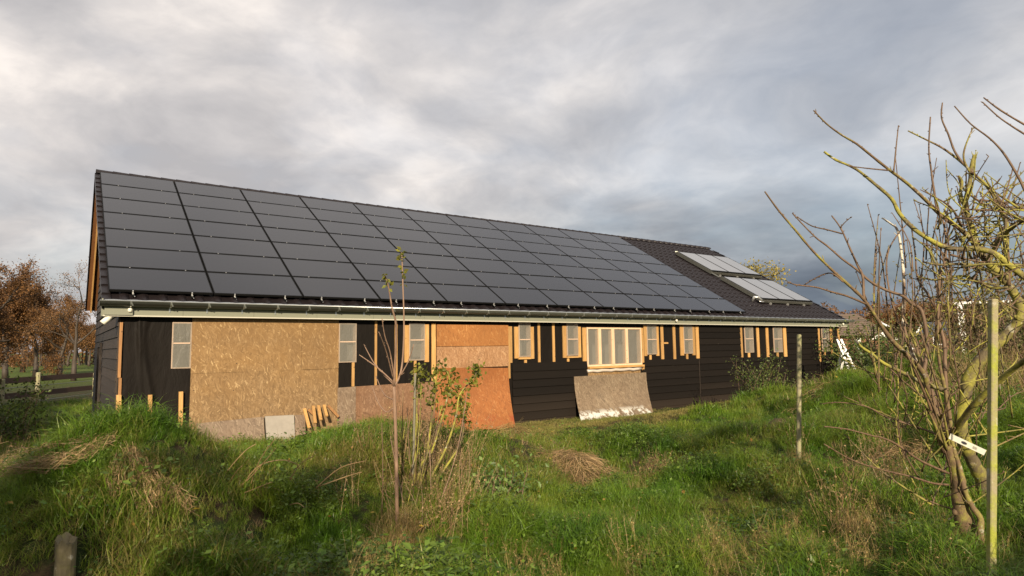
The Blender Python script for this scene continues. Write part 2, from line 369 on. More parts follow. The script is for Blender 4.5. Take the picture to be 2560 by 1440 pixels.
# ---------------------------------------------------------------- terrain
CP = []
def cp(u, v, D, dz=-0.135):
    p = atD(u, v, D); CP.append((p.x, p.y, p.z+dz))
for a in ((0,1440,5.2),(400,1440,4.9),(900,1440,4.8),(1400,1440,4.8),(1900,1440,4.8),(2500,1440,5.4),
          (300,1115,6.6),(150,1160,6.4),(0,1205,6.2),(-200,1245,6.0),(420,1105,7.0),(520,1112,7.6),(300,1250,5.5),(100,1300,5.3),(200,1350,5.4),(450,1200,6.2),
          (600,1220,7.0),(700,1300,6.2),(800,1250,6.8),(640,1140,8.2),(700,1108,9.3),(860,1062,9.5),(1000,1062,9.6),(1120,1072,9.6),(1000,1150,7.9),(1200,1150,8.6),
          (990,1260,6.3),(1300,1085,12),(1360,1092,11.5),(1450,1065,14.3),(1650,1035,17),(1440,1180,9.0),(1440,1300,6.4),(1700,1100,10.6),(1900,1085,10.4),
          (2000,1185,8.2),(2000,1045,12),(2100,978,13),(2130,950,14),(2210,952,13),(2300,965,11.5),(2300,1050,9.5),(2300,1200,7.0),(2300,1350,5.6),(2500,1000,10),(2500,1200,7.0),
          (1750,1250,6.6),(2000,1330,5.7),(1950,968,15),(2030,956,15.2),(2350,935,13),(2500,930,12)):
    cp(*a)
def flat(u, D, z):
    r = ray(u, 866); h = math.hypot(r.x, r.y); CP.append((CAM.x+r.x/h*D, CAM.y+r.y/h*D, z))
for u, D, z in ((300,10.5,.25),(100,9.5,.15),(-100,9,.1),(500,11.5,.3),(-400,7.5,.3),(-900,6,.25),(900,12,.1),(100,14,0),(-200,14,0),(-200,22,0),(100,24,0),(50,40,0),
                (2060,21,.25),(2200,22,.2),(2350,20,.25),(2500,18,.3),(2700,12,.8),(2800,7,1.0),(2900,4,.8),(2300,40,0),(2700,35,0),(2900,20,.3)): flat(u, D, z)
for x in (0.2, 3, 6, 9, 12, 15, 18, 21, 24.4): CP.append((x, -0.1, 0.0))
for x in (0, 8, 16, 25): CP.append((x, 9, 0))
for x, y, z in ((-3,-15,.3),(2,-16,.3),(6,-15,.5),(-8,-12,.3),(10,-14,.6),(-10,-5,.05),(-12,5,0),(16,-12,.6),(28,-6,.2),(30,4,0),(-14,20,0),(20,30,0),(-2,-11.5,.26),(1.5,-12.5,.3)):
    CP.append((x, y, z))
CPA = np.array(CP)
def _tps(cp_, lam=0.02):
    X = cp_[:, :2]; n = len(X)
    d = np.sqrt(((X[:, None]-X[None])**2).sum(-1)); K = np.where(d > 0, d*d*np.log(d+1e-12), 0)
    P = np.c_[np.ones(n), X]; A = np.zeros((n+3, n+3)); A[:n, :n] = K + lam*np.eye(n); A[:n, n:] = P; A[n:, :n] = P.T
    return np.linalg.solve(A, np.r_[cp_[:, 2], 0, 0, 0])
TW = _tps(CPA, 0.35)
rs_ = np.random.RandomState(3)
SINS = [(0.9*2**rs_.uniform(0, 2.3), rs_.uniform(0, 6.283), rs_.uniform(0, 6.283)) for _ in range(16)]
def heights(X, Y):
    X = np.asarray(X, float); Y = np.asarray(Y, float); out = np.empty(X.shape).ravel(); xf, yf = X.ravel(), Y.ravel()
    for i in range(0, len(xf), 20000):
        x = xf[i:i+20000]; y = yf[i:i+20000]
        d2 = (x[:, None]-CPA[None, :, 0])**2 + (y[:, None]-CPA[None, :, 1])**2
        K = 0.5*d2*np.log(d2+1e-12)
        h = K@TW[:-3] + TW[-3] + TW[-2]*x + TW[-1]*y
        h = np.clip(h, -0.15, 1.6)
        b = np.zeros_like(x)
        for k, a, ph in SINS: b += np.sin(k*(x*math.cos(a)+y*math.sin(a))+ph)/k
        wall = np.clip((-0.15-y)/2.5, 0, 1)*((x > -3) & (x < 28)) + ((x <= -3) | (x >= 28))*1.0
        h = h + b*0.082*np.clip(wall, 0, 1)
        r = np.sqrt((x-8)**2+(y+2)**2); fall = np.clip((48-r)/16, 0, 1)
        inside = ((x > 0.1) & (x < 24.5) & (y > -0.02) & (y < 8.3))
        h = h*fall; h[inside] = -0.05
        out[i:i+20000] = h
    return out.reshape(X.shape)
def gz(x, y): return float(heights(np.array([x]), np.array([y]))[0])
def ground_hit(u, v, dmin=3.0):
    r = ray(u, v); h = math.hypot(r.x, r.y); D = np.arange(dmin, 60, 0.04)
    xs = CAM.x+r.x/h*D; ys = CAM.y+r.y/h*D; zs = CAM.z + r.z/h*D
    g = heights(xs, ys); k = np.argmax(zs <= g)
    if not (zs <= g).any(): k = len(D)-1
    return Vector((xs[k], ys[k], g[k]))
def axis(lo, hi, f0, f1, step, grow=1.18):
    a = list(np.arange(f0, f1+1e-6, step)); s = step
    while a[-1] < hi: s *= grow; a.append(a[-1]+s)
    b = []; s = step; c = f0
    while c > lo: s *= grow; c -= s; b.append(c)
    return np.array(b[::-1]+a)
gx_ = axis(-2500, 2500, -12, 30, 0.16); gy_ = axis(-1500, 3000, -17, 12, 0.16)
GX, GY = np.meshgrid(gx_, gy_); GZ = heights(GX, GY)
nx, ny = len(gx_), len(gy_)
me = bpy.data.meshes.new('ground')
vs = np.stack([GX.ravel(), GY.ravel(), GZ.ravel()], -1)
ii = (np.arange(ny-1)[:, None]*nx + np.arange(nx-1)[None]).ravel()
fc = np.stack([ii, ii+1, ii+nx+1, ii+nx], -1)
me.vertices.add(len(vs)); me.vertices.foreach_set('co', vs.ravel())
me.loops.add(fc.size); me.loops.foreach_set('vertex_index', fc.ravel())
me.polygons.add(len(fc)); me.polygons.foreach_set('loop_start', np.arange(0, fc.size, 4)); me.polygons.foreach_set('loop_total', np.full(len(fc), 4))
me.polygons.foreach_set('use_smooth', [True]*len(fc)); me.update(); me.validate()
m, t = newmat('soil_and_turf'); p = pos(t)
soil = t.mix(t.noise(p, 9, 6, 0.7), (0.030, 0.020, 0.012), (0.085, 0.055, 0.032))
turf = t.mix(t.noise(p, 1.6, 6, 0.65), (0.016, 0.032, 0.008), (0.040, 0.055, 0.013))
c = t.mix(t.ramp(t.noise(p, 2.2, 6, 0.7), [(0.42, (0, 0, 0)), (0.56, (1, 1, 1))]), soil, turf)
far = t.mix(t.noise(p, 0.09, 6, 0.7), (0.045, 0.085, 0.014), (0.11, 0.13, 0.03))
ln = t.add('ShaderNodeVectorMath', {0: p}, operation='LENGTH').outputs['Value']
c = t.mix(t.math('MULTIPLY', t.math('SUBTRACT', ln, 24.0), 0.06, True), c, far)
bsdf(t, Base_Color=c, Roughness=0.9, Specular_IOR_Level=0.15, Normal=bump(t, t.noise(p, 14, 6, 0.7), 1.0, 0.08))
me.materials.append(m)
obj('ground', me, kind='structure')

# ================================================================ BARN
barn = thing('barn', 'long low black wooden barn with solar panels covering most of its dark tiled roof', 'barn')
EY = 2.95; TH = rad(30.40); CT, ST = math.cos(TH), math.sin(TH)
def rf(x, s, h=0.0): return Vector((x, s*CT - h*ST, EY + s*ST + h*CT))     # roof plane: s up the slope, h above the panels
XL, XR = -0.07, 24.85; RS = 7.10; BW = 8.2      # verge left/right, ridge distance, back wall y
WT = EY - 0.40                                   # top of the front wall
# window openings on the front wall from the photograph: (left, right, top, bottom, bar)
WINS = [(429,478,806,921,858,'half covered by the big strand board'),(846,890,808,906,854.5,'bare grey film with one bright stile'),
        (1022,1061,808,901,850,'between two broad boards'),(1296,1325,808,892,849,'first left of the bare battens'),(1416,1444,808,889,848,'with a red thing behind the film'),
        (1466,1603,819,914,None,'wide'),(1616,1640,812,886,848.6,''),(1708,1730,814,884,849,''),(1861,1882,817,881.5,847,''),(1933,1954,818,880.5,847.5,''),(2054,2071.5,820,878.5,846.5,'')]
WR = []
for (u0, u1, v0, v1, vb, _) in WINS:
    a = onY((u0+u1)/2, v0); b = onY((u0+u1)/2, v1); x0 = onY(u0, (v0+v1)/2).x; x1 = onY(u1, (v0+v1)/2).x
    WR.append((x0, x1, b.z, a.z, onY((u0+u1)/2, vb).z if vb else None))
# wall core with true openings
wall = MB(); xs = sorted({0.2, 24.42, *[w[0] for w in WR], *[w[1] for w in WR]})
for i in range(len(xs)-1):
    x0, x1 = xs[i], xs[i+1]; xm = (x0+x1)/2; w = [q for q in WR if q[0] < xm < q[1]]
    if w: wall.box(x0, x1, 0.0, 0.14, -0.1, w[0][2]); wall.box(x0, x1, 0.0, 0.14, w[0][3], WT)
    else: wall.box(x0, x1, 0.0, 0.14, -0.1, WT)
wall.build('wall', MEMB, barn, label='front wall of the barn under black membrane')
b = MB(); b.box(0.2, 0.3, 0.16, BW, -0.1, WT); b.box(24.32, 24.42, 0.16, BW, -0.1, WT); b.box(0.2, 24.42, BW, BW+0.1, -0.1, WT+0.5)
b.add([rf(.22, .1, -.2), rf(.22, RS-.1, -.2), (.22, BW, WT), (.28, BW, WT), rf(.28, RS-.1, -.2), rf(.28, .1, -.2)], [(0,1,2),(3,4,5)])
b.add([rf(24.34, .1, -.2), rf(24.34, RS-.1, -.2), (24.34, BW, WT), (24.4, BW, WT), rf(24.4, RS-.1, -.2), rf(24.4, .1, -.2)], [(0,1,2),(3,4,5)])
b.build('side_wall', BROWN, barn)
b = MB(); b.box(0.4, 24.2, 0.9, 0.95, 0, WT); b.build('inner_wall', m_simple('pale_inner_sheet', (0.16, 0.155, 0.14), 0.8), barn)
# membrane in loose folds over the left bay
mb = MB(); NX, NZ = 46, 40; x0, x1 = 0.26, 1.37
for j in range(NZ+1):
    for i in range(NX+1):
        x = x0+(x1-x0)*i/NX; z = WT*j/NZ
        xf = 0.56 + 0.03*math.sin(z*2.1) - 0.02*z
        y = -0.012 - 0.012*mnoise.noise((x*3, 0, z*1.2)) - 0.05*math.exp(-((x-xf)/0.028)**2)*(0.6+0.4*math.sin(z*3+1)) - 0.03*math.exp(-((x-xf-.11-0.05*math.sin(z*2.3))/0.05)**2)
        mb.v.append((x, y, z))
for j in range(NZ):
    for i in range(NX): mb.f.append((j*(NX+1)+i, j*(NX+1)+i+1, (j+1)*(NX+1)+i+1, (j+1)*(NX+1)+i)); mb.m.append(0)
mb.build('membrane', MEMB, barn, smooth=True, label='black membrane hanging in loose folds on the left bay')

def wrect(u0, u1, v0, v1):
    um = (u0+u1)/2; vm = (v0+v1)/2
    return onY(u0, vm, -.02).x, onY(u1, vm, -.02).x, onY(um, v1, -.02).z, onY(um, v0, -.02).z
random.seed(5)
def batten(u0, u1, v0, v1, thick=0.022, mat=None, name='batten', y=-0.002, lean=0.0):
    x0, x1, z0, z1 = wrect(u0, u1, v0, v1); z1 = min(z1, WT-0.003)
    if x1-x0 < 0.045: c = (x0+x1)/2; x0, x1 = c-0.022, c+0.022
    b = MB(); n = 5
    for k in range(n):     # slightly crooked sawn timber
        za = z0+(z1-z0)*k/n; zb = z0+(z1-z0)*(k+1)/n
        f = lambda z: lean*(z-z0) + 0.004*mnoise.noise((x0*7, 3.1, z*2.5))
        vs = [(x0+f(za), y-thick, za), (x1+f(za), y-thick, za), (x1+f(za), y, za), (x0+f(za), y, za), (x0+f(zb), y-thick, zb), (x1+f(zb), y-thick, zb), (x1+f(zb), y, zb), (x0+f(zb), y, zb)]
        fs = [(0,1,5,4),(1,2,6,5),(3,0,4,7)]
        if k == 0: fs.append((0,3,2,1))
        if k == n-1: fs.append((4,5,6,7))
        b.add(vs, fs)
    return b.build(name, mat or PINE, barn)
# corner post and battens, left to right
batten(297, 304, 806, 944, 0.05, PINE_OLD, 'corner_post'); batten(294, 300, 945, 1090, 0.045, PINE_OLD, 'corner_post')
for a in ((879.5,886,906,966),(937,942.5,800,966),(987,993.5,800,963),(1035,1041,901,965),(1311,1317,897.5,907),(1345,1350.5,806,905.5),(1381.5,1387,806,904.5),(1418,1423,893.5,904),
          (1652.5,1659,813,898),(1683,1689,813,897.7),(1624,1629,887.5,899),(1716,1720.5,885,897.5),(1852,1856.5,817,893.5),(1870.5,1875.5,882.5,893),(1892.5,1898.5,818,892.7),(1916,1922,818,892.5),
          (1942,1946.7,881,892),(2047,2051,820,905),(2059.5,2064,879,888),(2076.5,2082,821,887.5),(2095.5,2099.5,819,884)):
    batten(*a)
for a in ((1011,1022,813,906),(1061.5,1072,811,905),(1079,1089,808,952),(1270.5,1280,816,907),(1286,1295.5,817,896),(1325.5,1334.5,817,897),(1407,1415.5,815,894.6),(1444.5,1452,817,893.4),
          (1456.5,1465,819,903),(1604,1609,820,925),(1609.8,1616.5,812,890),(1640,1646.5,815,889.5),(1700.5,1708.5,813,888.7),(1730.5,1737,815,888),(1740,1747,815,896),(1959,1966,819,891.6)):
    batten(*a, thick=0.03, name='side_board')
batten(1271, 1275.5, 907, 946, 0.03, name='side_board')
x0, x1, z0, z1 = wrect(1295.5, 1325.5, 893, 898); b = MB(); b.box(x0, x1, -0.06, -0.002, z0, z1); b.build('sill_board', PINE_X, barn)
x0, x1, z0, z1 = wrect(1415.5, 1444.5, 890.5, 894.5); b = MB(); b.box(x0, x1, -0.06, -0.002, z0, z1); b.build('sill_board', PINE_X, barn)
x0, x1, z0, z1 = wrect(1660, 1670, 855.5, 859.5); b = MB(); b.box(x0, x1, -0.03, -0.002, z0, z1); b.build('wooden_peg', PINE_X, barn)

# windows: real recess, primed frame, plastic film
for k, (x0, x1, z0, z1, zb) in enumerate(WR):
    w = MB(); e = 0.022 if x1-x0 < 1 else 0.045
    w.box(x0, x0+e, -0.03, 0.13, z0, z1); w.box(x1-e, x1, -0.03, 0.13, z0, z1)
    w.box(x0+e, x1-e, -0.03, 0.13, z0, z0+e); w.box(x0+e, x1-e, -0.03, 0.13, z1-e, z1)
    fr = w.build('window', PINE_PALE if zb is None else FRAME_W, barn)
    if zb is None:
        fr['label'] = 'wide unfinished window opening closed with clear film'
        for (ua, ub) in ((1494,1501),(1527,1534),(1562,1568)):
            xa = onY(ua, 870).x; xb = onY(ub, 870).x; s = MB(); s.box(xa, xb, -0.045, 0.09, z0+e, z1-e); s.build('mullion', PINE_PALE, fr)
        s = MB(); s.box(x0, x1, -0.11, 0.0, z0-0.055, z0-0.002); s.build('sill', PINE_X, fr)
    else:
        s = MB(); s.box(x0+e, x1-e, -0.043, 0.03, zb-0.011, zb+0.011); s.build('glazing_bar', FRAME_W, fr)
    s = MB(); NXX, NZZ = (8, 10) if zb else (40, 16)
    for j in range(NZZ+1):
        for i in range(NXX+1):
            x = x0+.004+(x1-x0-.008)*i/NXX; z = z0+.004+(z1-z0-.008)*j/NZZ
            s.v.append((x, (-0.036 if zb else -0.006)+0.006*mnoise.noise((x*4+z*2, k, z*3-x*2)), z))
    for j in range(NZZ):
        for i in range(NXX): s.f.append((j*(NXX+1)+i, j*(NXX+1)+i+1, (j+1)*(NXX+1)+i+1, (j+1)*(NXX+1)+i)); s.m.append(0)
    s.build('film_pane', FILM, fr, smooth=True)
# plastic roll under the wide window and the stub of board below it
xa, xb, za, zb_ = wrect(1467, 1601, 920.5, 929); s = MB(); s.tube([(xa+(xb-xa)*i/12, -0.045+0.01*math.sin(i*1.7), (za+zb_)/2+0.012*math.sin(i*2.3)) for i in range(13)], 0.045, 8)
s.build('rolled_film', m_simple('cloudy_plastic', (0.46, 0.40, 0.34), 0.35), barn, smooth=True)
xa, xb, za, zb_ = wrect(1471, 1602, 925, 975); s = MB(); s.box(xa, xb, -0.022, -0.003, za, zb_); s.build('strand_board', OSB1, barn)

# fixed strand boards
def board(u0, u1, v0, v1, mat, y=-0.02, th=0.016, name='strand_board'):
    x0, x1, z0, z1 = wrect(u0, u1, v0, v1); b = MB(); b.box(x0, x1, y-th, y, z0, min(z1, WT-0.004)); return b.build(name, mat, barn)
X0 = onY(477.5, 900, -.02).x; X1 = onY(845.5, 900, -.02).x; ZS = onY(640, 929, -.02).z
for (a, b_, c_, d_) in ((X0, X0+1.99, ZS+0.002, WT-0.004), (X0+1.993, X1, ZS+0.010, WT-0.004), (X0, X0+0.9, -0.05, ZS-0.002), (X0+0.903, X1, -0.05, ZS+0.004)):
    s = MB(); s.box(a, b_, -0.038, -0.02, c_, d_); s.build('strand_board', OSB1, barn)
board(1091, 1270, 812, 865, OSB2); board(1091, 1271, 866, 918.5, OSB2P)
# lower left board with sloping top
for (ua, ub, va, vb_, mt) in ((843.5, 889, 969.5, 966, OSBG), (889.5, 1092, 966, 953.5, OSBR)):
    A = onY(ua, va, -.03); B = onY(ub, vb_, -.03); s = MB()
    s.add([(A.x,-.045,-.05),(B.x,-.045,-.05),(B.x,-.045,B.z),(A.x,-.045,A.z),(A.x,-.028,-.05),(B.x,-.028,-.05),(B.x,-.028,B.z),(A.x,-.028,A.z)], [(0,1,2,3),(7,6,5,4),(3,2,6,7),(0,3,7,4),(1,5,6,2)])
    s.build('strand_board', mt, barn)

# black weatherboards: (left x, right x, top z, bottom z)
BH = 0.20
def clad(u0, u1, vtop, seams=()):
    xa = onY(u0, 900).x; xb = onY(u1, 900).x; zt = onY((u0+u1)/2, vtop).z if vtop else WT-0.006
    zt_all = min(zt, WT-0.006)
    k = 0; z = 0.06
    while z < zt_all-0.03:
        z2 = min(z+BH, zt_all); cuts = [xa]+[s for s in seams if xa+.2 < s < xb-.2 and (k % 3 != 1)]+[xb]
        for i in range(len(cuts)-1):
            b = MB(); x0, x1 = cuts[i]+.0015, cuts[i+1]-.0015
            y0 = -0.046-random.uniform(0, .004); y1 = -0.020
            vs = []
            n = max(2, int((x1-x0)/0.8))
            for q in range(n+1):
                x = x0+(x1-x0)*q/n; wv = 0.004*mnoise.noise((x*.7, k*3.3, 0))
                vs += [(x, y0+wv, z+0.003), (x, y1+wv, z2), (x, -0.003, z2), (x, -0.003, z+0.003)]
            fs = [(0,3,2,1), (4*n,4*n+1,4*n+2,4*n+3)]
            for q in range(n):
                o = 4*q; fs += [(o,o+1,o+5,o+4), (o+1,o+2,o+6,o+5), (o+3,o,o+4,o+7)]
            b.add([v for v in vs], [tuple(reversed(f)) for f in fs]); b.build('cladding_board', BLACK, barn)
        z = z2; k += 1
SEAM = onY(1748, 950).x
clad(1279, 1466, 906.5); clad(1466, 1604, 968); clad(1604, 1747.5, 898); clad(1747.5, 1851.5, None); clad(1857.5, 1967, 892.5); clad(1967.5, 2046.5, None); clad(2051.5, 2095, 888)
for (u, v0, v1) in ((1748, 898, 1046), (1855, 893, 960), (2051, 905, 945)):
    a = onY(u, v0, -.05); b_ = onY(u, v1, -.05); s = MB(); s.box(a.x-.012, a.x+.012, -.052, -.04, max(.05, b_.z), a.z); s.build('joint_strip', BROWN, barn)
s = MB(); s.box(0.16, 24.46, -0.03, 0.0, -0.1, 0.058); s.build('plinth', BLACK, barn)
# gable boards on the left end
z = 0.05; k = 0
def gl_y(z):      # y range of the gable at height z
    lo = 0.0 if z < EY-0.22 else (z-EY+0.22)/ST*CT + 0.02
    ridge_y, ridge_z = rf(0, RS, -.15).y, rf(0, RS, -.15).z
    hi = BW if z < 2.9 else BW - (z-2.9)*(BW+.4-ridge_y)/(ridge_z-2.9)
    return lo, hi
while z < 6.2:
    l0, h0 = gl_y(z); l1, h1 = gl_y(z+0.19)
    if h1-l1 < 0.1: break
    b = MB(); b.add([(0.155, l0, z), (0.155, h0, z), (0.175, h1, z+.19), (0.175, l1, z+.19), (0.199, l0, z), (0.199, h0, z), (0.199, h1, z+.19), (0.199, l1, z+.19)],
                    [(0,3,2,1),(4,5,6,7),(0,1,5,4),(3,7,6,2),(0,4,7,3),(1,2,6,5)]); b.build('gable_board', BROWN, barn); z += 0.19; k += 1
s = MB(); s.box(0.11, 0.155, 4.4, 4.5, 0, 2.1); s.box(0.11, 0.155, 5.5, 5.6, 0, 2.1); s.box(0.11, 0.155, 4.5, 5.5, 2.0, 2.1); s.build('door_frame', BROWN, barn)

# ---------------------------------------------------------------- roof
roof = MB()
rz = rf(0, RS, -.14); ly = BW+0.45; lz = EY+0.18
def slab(P, n, th):
    P = [Vector(p) for p in P]; Q = [p - n*th for p in P]; roof.add(P+Q, [(0,1,2,3),(7,6,5,4),(0,4,5,1),(1,5,6,2),(2,6,7,3),(3,7,4,0)])
N1 = Vector((0, -ST, CT))
slab([rf(XL+.03, -.20, -.145), rf(XR-.03, -.20, -.145), rf(XR-.03, RS, -.145), rf(XL+.03, RS, -.145)], N1, 0.035)
roofo = roof.build('roof', DARKV, barn, label='pitched roof under dark tiles')
yb = rz.y; zb0 = rz.z
s = MB()
s.add([(XL, yb, zb0), (XR, yb, zb0), (XR, ly, lz), (XL, ly, lz), (XL, yb, zb0-.05), (XR, yb, zb0-.05), (XR, ly, lz-.05), (XL, ly, lz-.05)], [(0,1,2,3),(0,3,7,4),(1,5,6,2),(3,2,6,7)])
s.build('rear_slope', TILE, roofo)
s = MB()
s.add([(XL+.02, yb, zb0-.055), (.2, yb, zb0-.055), (.2, ly, lz-.055), (XL+.02, ly, lz-.055), (XL+.02, yb, zb0-.075), (.2, yb, zb0-.075), (.2, ly, lz-.075), (XL+.02, ly, lz-.075)], [(0,1,2,3),(7,6,5,4),(0,3,7,4),(3,2,6,7)])
s.build('soffit', SOFFIT, roofo, label='orange wooden soffit under the gable overhang')
s = MB(); s.beam((0.045, yb+.5, zb0-.11-.5*(zb0-lz)/(ly-yb)), (0.045, ly-.02, lz-.11), 0.035, 0.075, side=(1,0,0)); s.build('rafter', PINE, roofo)
s = MB(); s.beam(rf(.05, -.1, -.22), rf(.05, RS, -.22), 0.03, 0.08, side=(1,0,0)); s.build('rafter', SOFFIT, roofo)
# rear verge tiles
vt = MB(); n = 12
for k in range(n):
    f0 = k/n; f1 = (k+1.12)/n
    y0 = yb+(ly-yb)*f0; y1 = yb+(ly-yb)*f1; z0 = zb0+(lz-zb0)*f0; z1 = zb0+(lz-zb0)*f1
    vt2 = MB(); vt2.add([(XL-.02, y0, z0+.03), (XL+.14, y0, z0+.03), (XL+.14, y1, z1+.065), (XL-.02, y1, z1+.065), (XL-.02, y0, z0-.08), (XL-.02, y1, z1-.05), (XL, y0, z0-.08), (XL, y1, z1-.05)],
            [(0,1,2,3),(0,3,5,4),(3,2,7,5),(4,5,7,6)]); vt2.build('verge_tile', TILE, roofo)
# roll tile, shared mesh, local: x across, y up the slope, z out
TW_, TL_ = 0.30, 0.345
prof = [(0, 0), (.03, .004), (.10, .002), (.155, .004), (.185, .028), (.215, .042), (.25, .042), (.28, .026), (.308, .002)]
tm = MB()
for s_, lift in ((-0.035, 0.024), (TL_, 0.0)):
    for (a, h) in prof: tm.v.append((a, s_, h+lift))
nP = len(prof)
for i in range(nP-1): tm.f.append((i, i+1, nP+i+1, nP+i)); tm.m.append(0)
o = len(tm.v)
for (a, h) in prof: tm.v.append((a, -0.035, h-0.004))
for i in range(nP-1): tm.f.append((i, o+i, o+i+1, i+1)); tm.m.append(0)
tile_me = tm.mesh('roof_tile', TILE, smooth=False)
ncol = int((XR-XL-.1)/TW_); nrow = int((RS+.3)/TL_)
RM = Matrix(((1,0,0),(0,CT,-ST),(0,ST,CT)))
TH0 = -0.125
rest = MB(); tcount = 0; cand = []
for c_ in range(ncol):
    for r_ in range(nrow+1):
        x = XL+.08+c_*TW_; s_ = -0.27+r_*TL_
        vis = x > 18.35-.3 or r_ <= 1
        if not vis and r_ < nrow: continue
        p = rf(x, s_, TH0); cand.append(((p-CAM).length*(1 if x > 18.2 else 1.35 if r_ < 2 else 3), x, s_, p))
cand.sort(key=lambda q: q[0])
for i, (d, x, s_, p) in enumerate(cand):
    if i < 290:
        o_ = obj('roof_tile', tile_me, roofo, loc=p, rot=(TH, 0, 0))
        o_.location = p + Vector((0, 0, random.uniform(-.002, .002)))
    else:
        base = len(rest.v); rest.v += [tuple(p + RM@Vector(v)) for v in tm.v]; rest.f += [tuple(j+base for j in f) for f in tm.f]; rest.m += [0]*len(tm.f)
o_ = rest.build('roof_tiles', TILE, roofo); o_['kind'] = 'stuff'
# ridge caps
rc = MB()
seg = 7
for (xo, r_) in ((0.0, .125), (0.38, .11)):
    for k in range(seg+1):
        a = math.pi*k/seg; rc.v.append((xo, -math.cos(a)*r_, math.sin(a)*r_*0.9))
for k in range(seg): rc.f.append((k, seg+1+k, seg+2+k, k+1)); rc.m.append(0)
base = len(rc.v)
for k in range(seg+1):
    a = math.pi*k/seg; rc.v.append((0.0, -math.cos(a)*.10, math.sin(a)*.10*0.9))
for k in range(seg): rc.f.append((k, k+1, base+k+1, base+k)); rc.m.append(0)
ridge_me = rc.mesh('ridge_tile', TILE, smooth=True)
rp = rf(0, RS, -.10)
n = int((XR-XL)/0.365)
for k in range(n): obj('ridge_tile', ridge_me, roofo, loc=(XL-.02+k*0.365+.02, rp.y+.02, rp.z-.02))
# verge tiles left and right
vm = MB()
vm.add([(0,-.05,.05),(.13,-.05,.05),(.13,TL_,.018),(0,TL_,.018),(0,-.05,-.10),(0,TL_,-.12),(.012,-.05,-.10),(.13,-.05,.03)],[(0,1,2,3),(0,3,5,4),(0,4,6,7,1)])
vml = vm.mesh('verge_tile', TILE)
vm = MB(); vm.add([(0,-.05,.05),(.13,-.05,.05),(.13,TL_,.018),(0,TL_,.018),(.13,-.05,-.10),(.13,TL_,-.12),(.118,-.05,-.10),(0,-.05,.03)],[(0,1,2,3),(1,4,5,2),(0,7,6,4,1)])
vmr = vm.mesh('verge_tile', TILE)
for r_ in range(nrow+1):
    s_ = -0.27+r_*TL_
    if s_ > RS-.15: break
    obj('verge_tile', vml, roofo, loc=rf(XL-.02, s_, TH0+.01), rot=(TH,0,0)); obj('verge_tile', vmr, roofo, loc=rf(XR-.11, s_, TH0+.01), rot=(TH,0,0))
# solar panels: 11 columns x 7 rows
PW, PH = 1.67, 0.9847
gb = MB(); gb.box(.015, PW-.024-.015, .025, PH-.022-.025, -.006, .001)
glass_me = gb.mesh('glass', PV)
fb = MB()
for a in ((0, PW-.024, 0, .025), (0, PW-.024, PH-.047, PH-.022), (0, .015, .025, PH-.047), (PW-.039, PW-.024, .025, PH-.047)): fb.box(a[0], a[1], a[2], a[3], -.036, .003)
fb.box(.015, PW-.039, .025, PH-.047, -.03, -.026)
frame_me = fb.mesh('solar_panel', PFRAME)
for c_ in range(11):
    for r_ in range(7):
        o_ = obj('solar_panel', frame_me, barn, loc=rf(c_*PW+.01, r_*PH+.007, random.uniform(-.002, .002)), rot=(TH+random.uniform(-.0016,.0016), random.uniform(-.0012,.0012), 0))
        obj('glass', glass_me, o_)
# rails and hooks
s = MB()
for c_ in range(11):
    for fx in (.22, .78):
        x = (c_+fx)*PW; s.beam(rf(x, -.07, -.06), rf(x, 7*PH+.04, -.06), .035, .04, side=(1,0,0))
s.build('mounting_rails', PFRAME, barn)
hk = MB(); hk.box(-.012, .012, -.07, -.015, -.065, -.035); hk.box(-.010, .010, -.020, .002, -.07, .008); hk.tube([(0,-.05,-.06),(.03,-.06,-.085),(.035,-.03,-.10)], .008, 5)
hook_me = hk.mesh('end_clamp', STEEL)
for c_ in range(11):
    for fx in (.22, .78): obj('end_clamp', hook_me, barn, loc=rf((c_+fx)*PW, 0, 0), rot=(TH, 0, 0))
cl_me = MB(); cl_me.box(-.012, .012, -.012, .010, -.01, .006); cl_me = cl_me.mesh('mid_clamp', PFRAME)
cl_me2 = MB(); cl_me2.box(-.009, .009, -.009, .009, -.01, .005); cl_me2 = cl_me2.mesh('mid_clamp', STEEL)
for c_ in range(11):
    for r_ in range(1, 7):
        for fx in (.22, .78): obj('mid_clamp', cl_me2, barn, loc=rf((c_+fx)*PW, r_*PH, .003), rot=(TH, 0, 0))
# six solar collectors in two rows
CX0, CW, CLn = 20.62, 1.155, 1.98
def collector(x, s_):
    f = MB(); hh = .10
    f.box(0, CW-.02, 0, .045, -.09, hh); f.box(0, CW-.02, CLn-.045, CLn, -.09, hh); f.box(0, .03, .045, CLn-.045, -.09, hh); f.box(CW-.05, CW-.02, .045, CLn-.045, -.09, hh); f.box(.03, CW-.05, .045, CLn-.045, -.08, -.05)
    o_ = f.build('solar_collector', [PFRAME], barn); o_.location = rf(x, s_, 0); o_.rotation_euler = (TH, 0, 0)
    g = MB(); g.box(.03, CW-.05, .045, CLn-.045, .085, .097); g.build('glass', COLG, o_)
    r = MB(); r.box(-.01, CW-.01, -.06, -.003, -.04, .045); r.build('lower_rail', ALU, o_)
    h = MB(); h.box(CW*.45, CW*.45+.03, -.12, -.03, -.11, -.03); h.build('bracket', STEEL, o_)
    return o_
for j, s_ in enumerate((1.02, 3.55)):
    for i in range(3):
        collector(CX0+i*CW, s_)
    r = MB(); r.beam(rf(CX0-.03, s_-.05, .02), rf(CX0-.03, s_+CLn, .02), .04, .13, side=(1,0,0)); r.build('side_rail', ALU, barn)
pp = MB(); q = rf(CX0-.1, .95, 0)
pp.tube([rf(CX0-.42, 1.10, -.10), rf(CX0-.40, 1.10, .10), rf(CX0-.28, 1.02, .13), rf(CX0-.12, .96, .05), rf(CX0, .98, .0)], [.05,.055,.05,.035,.03], 8)
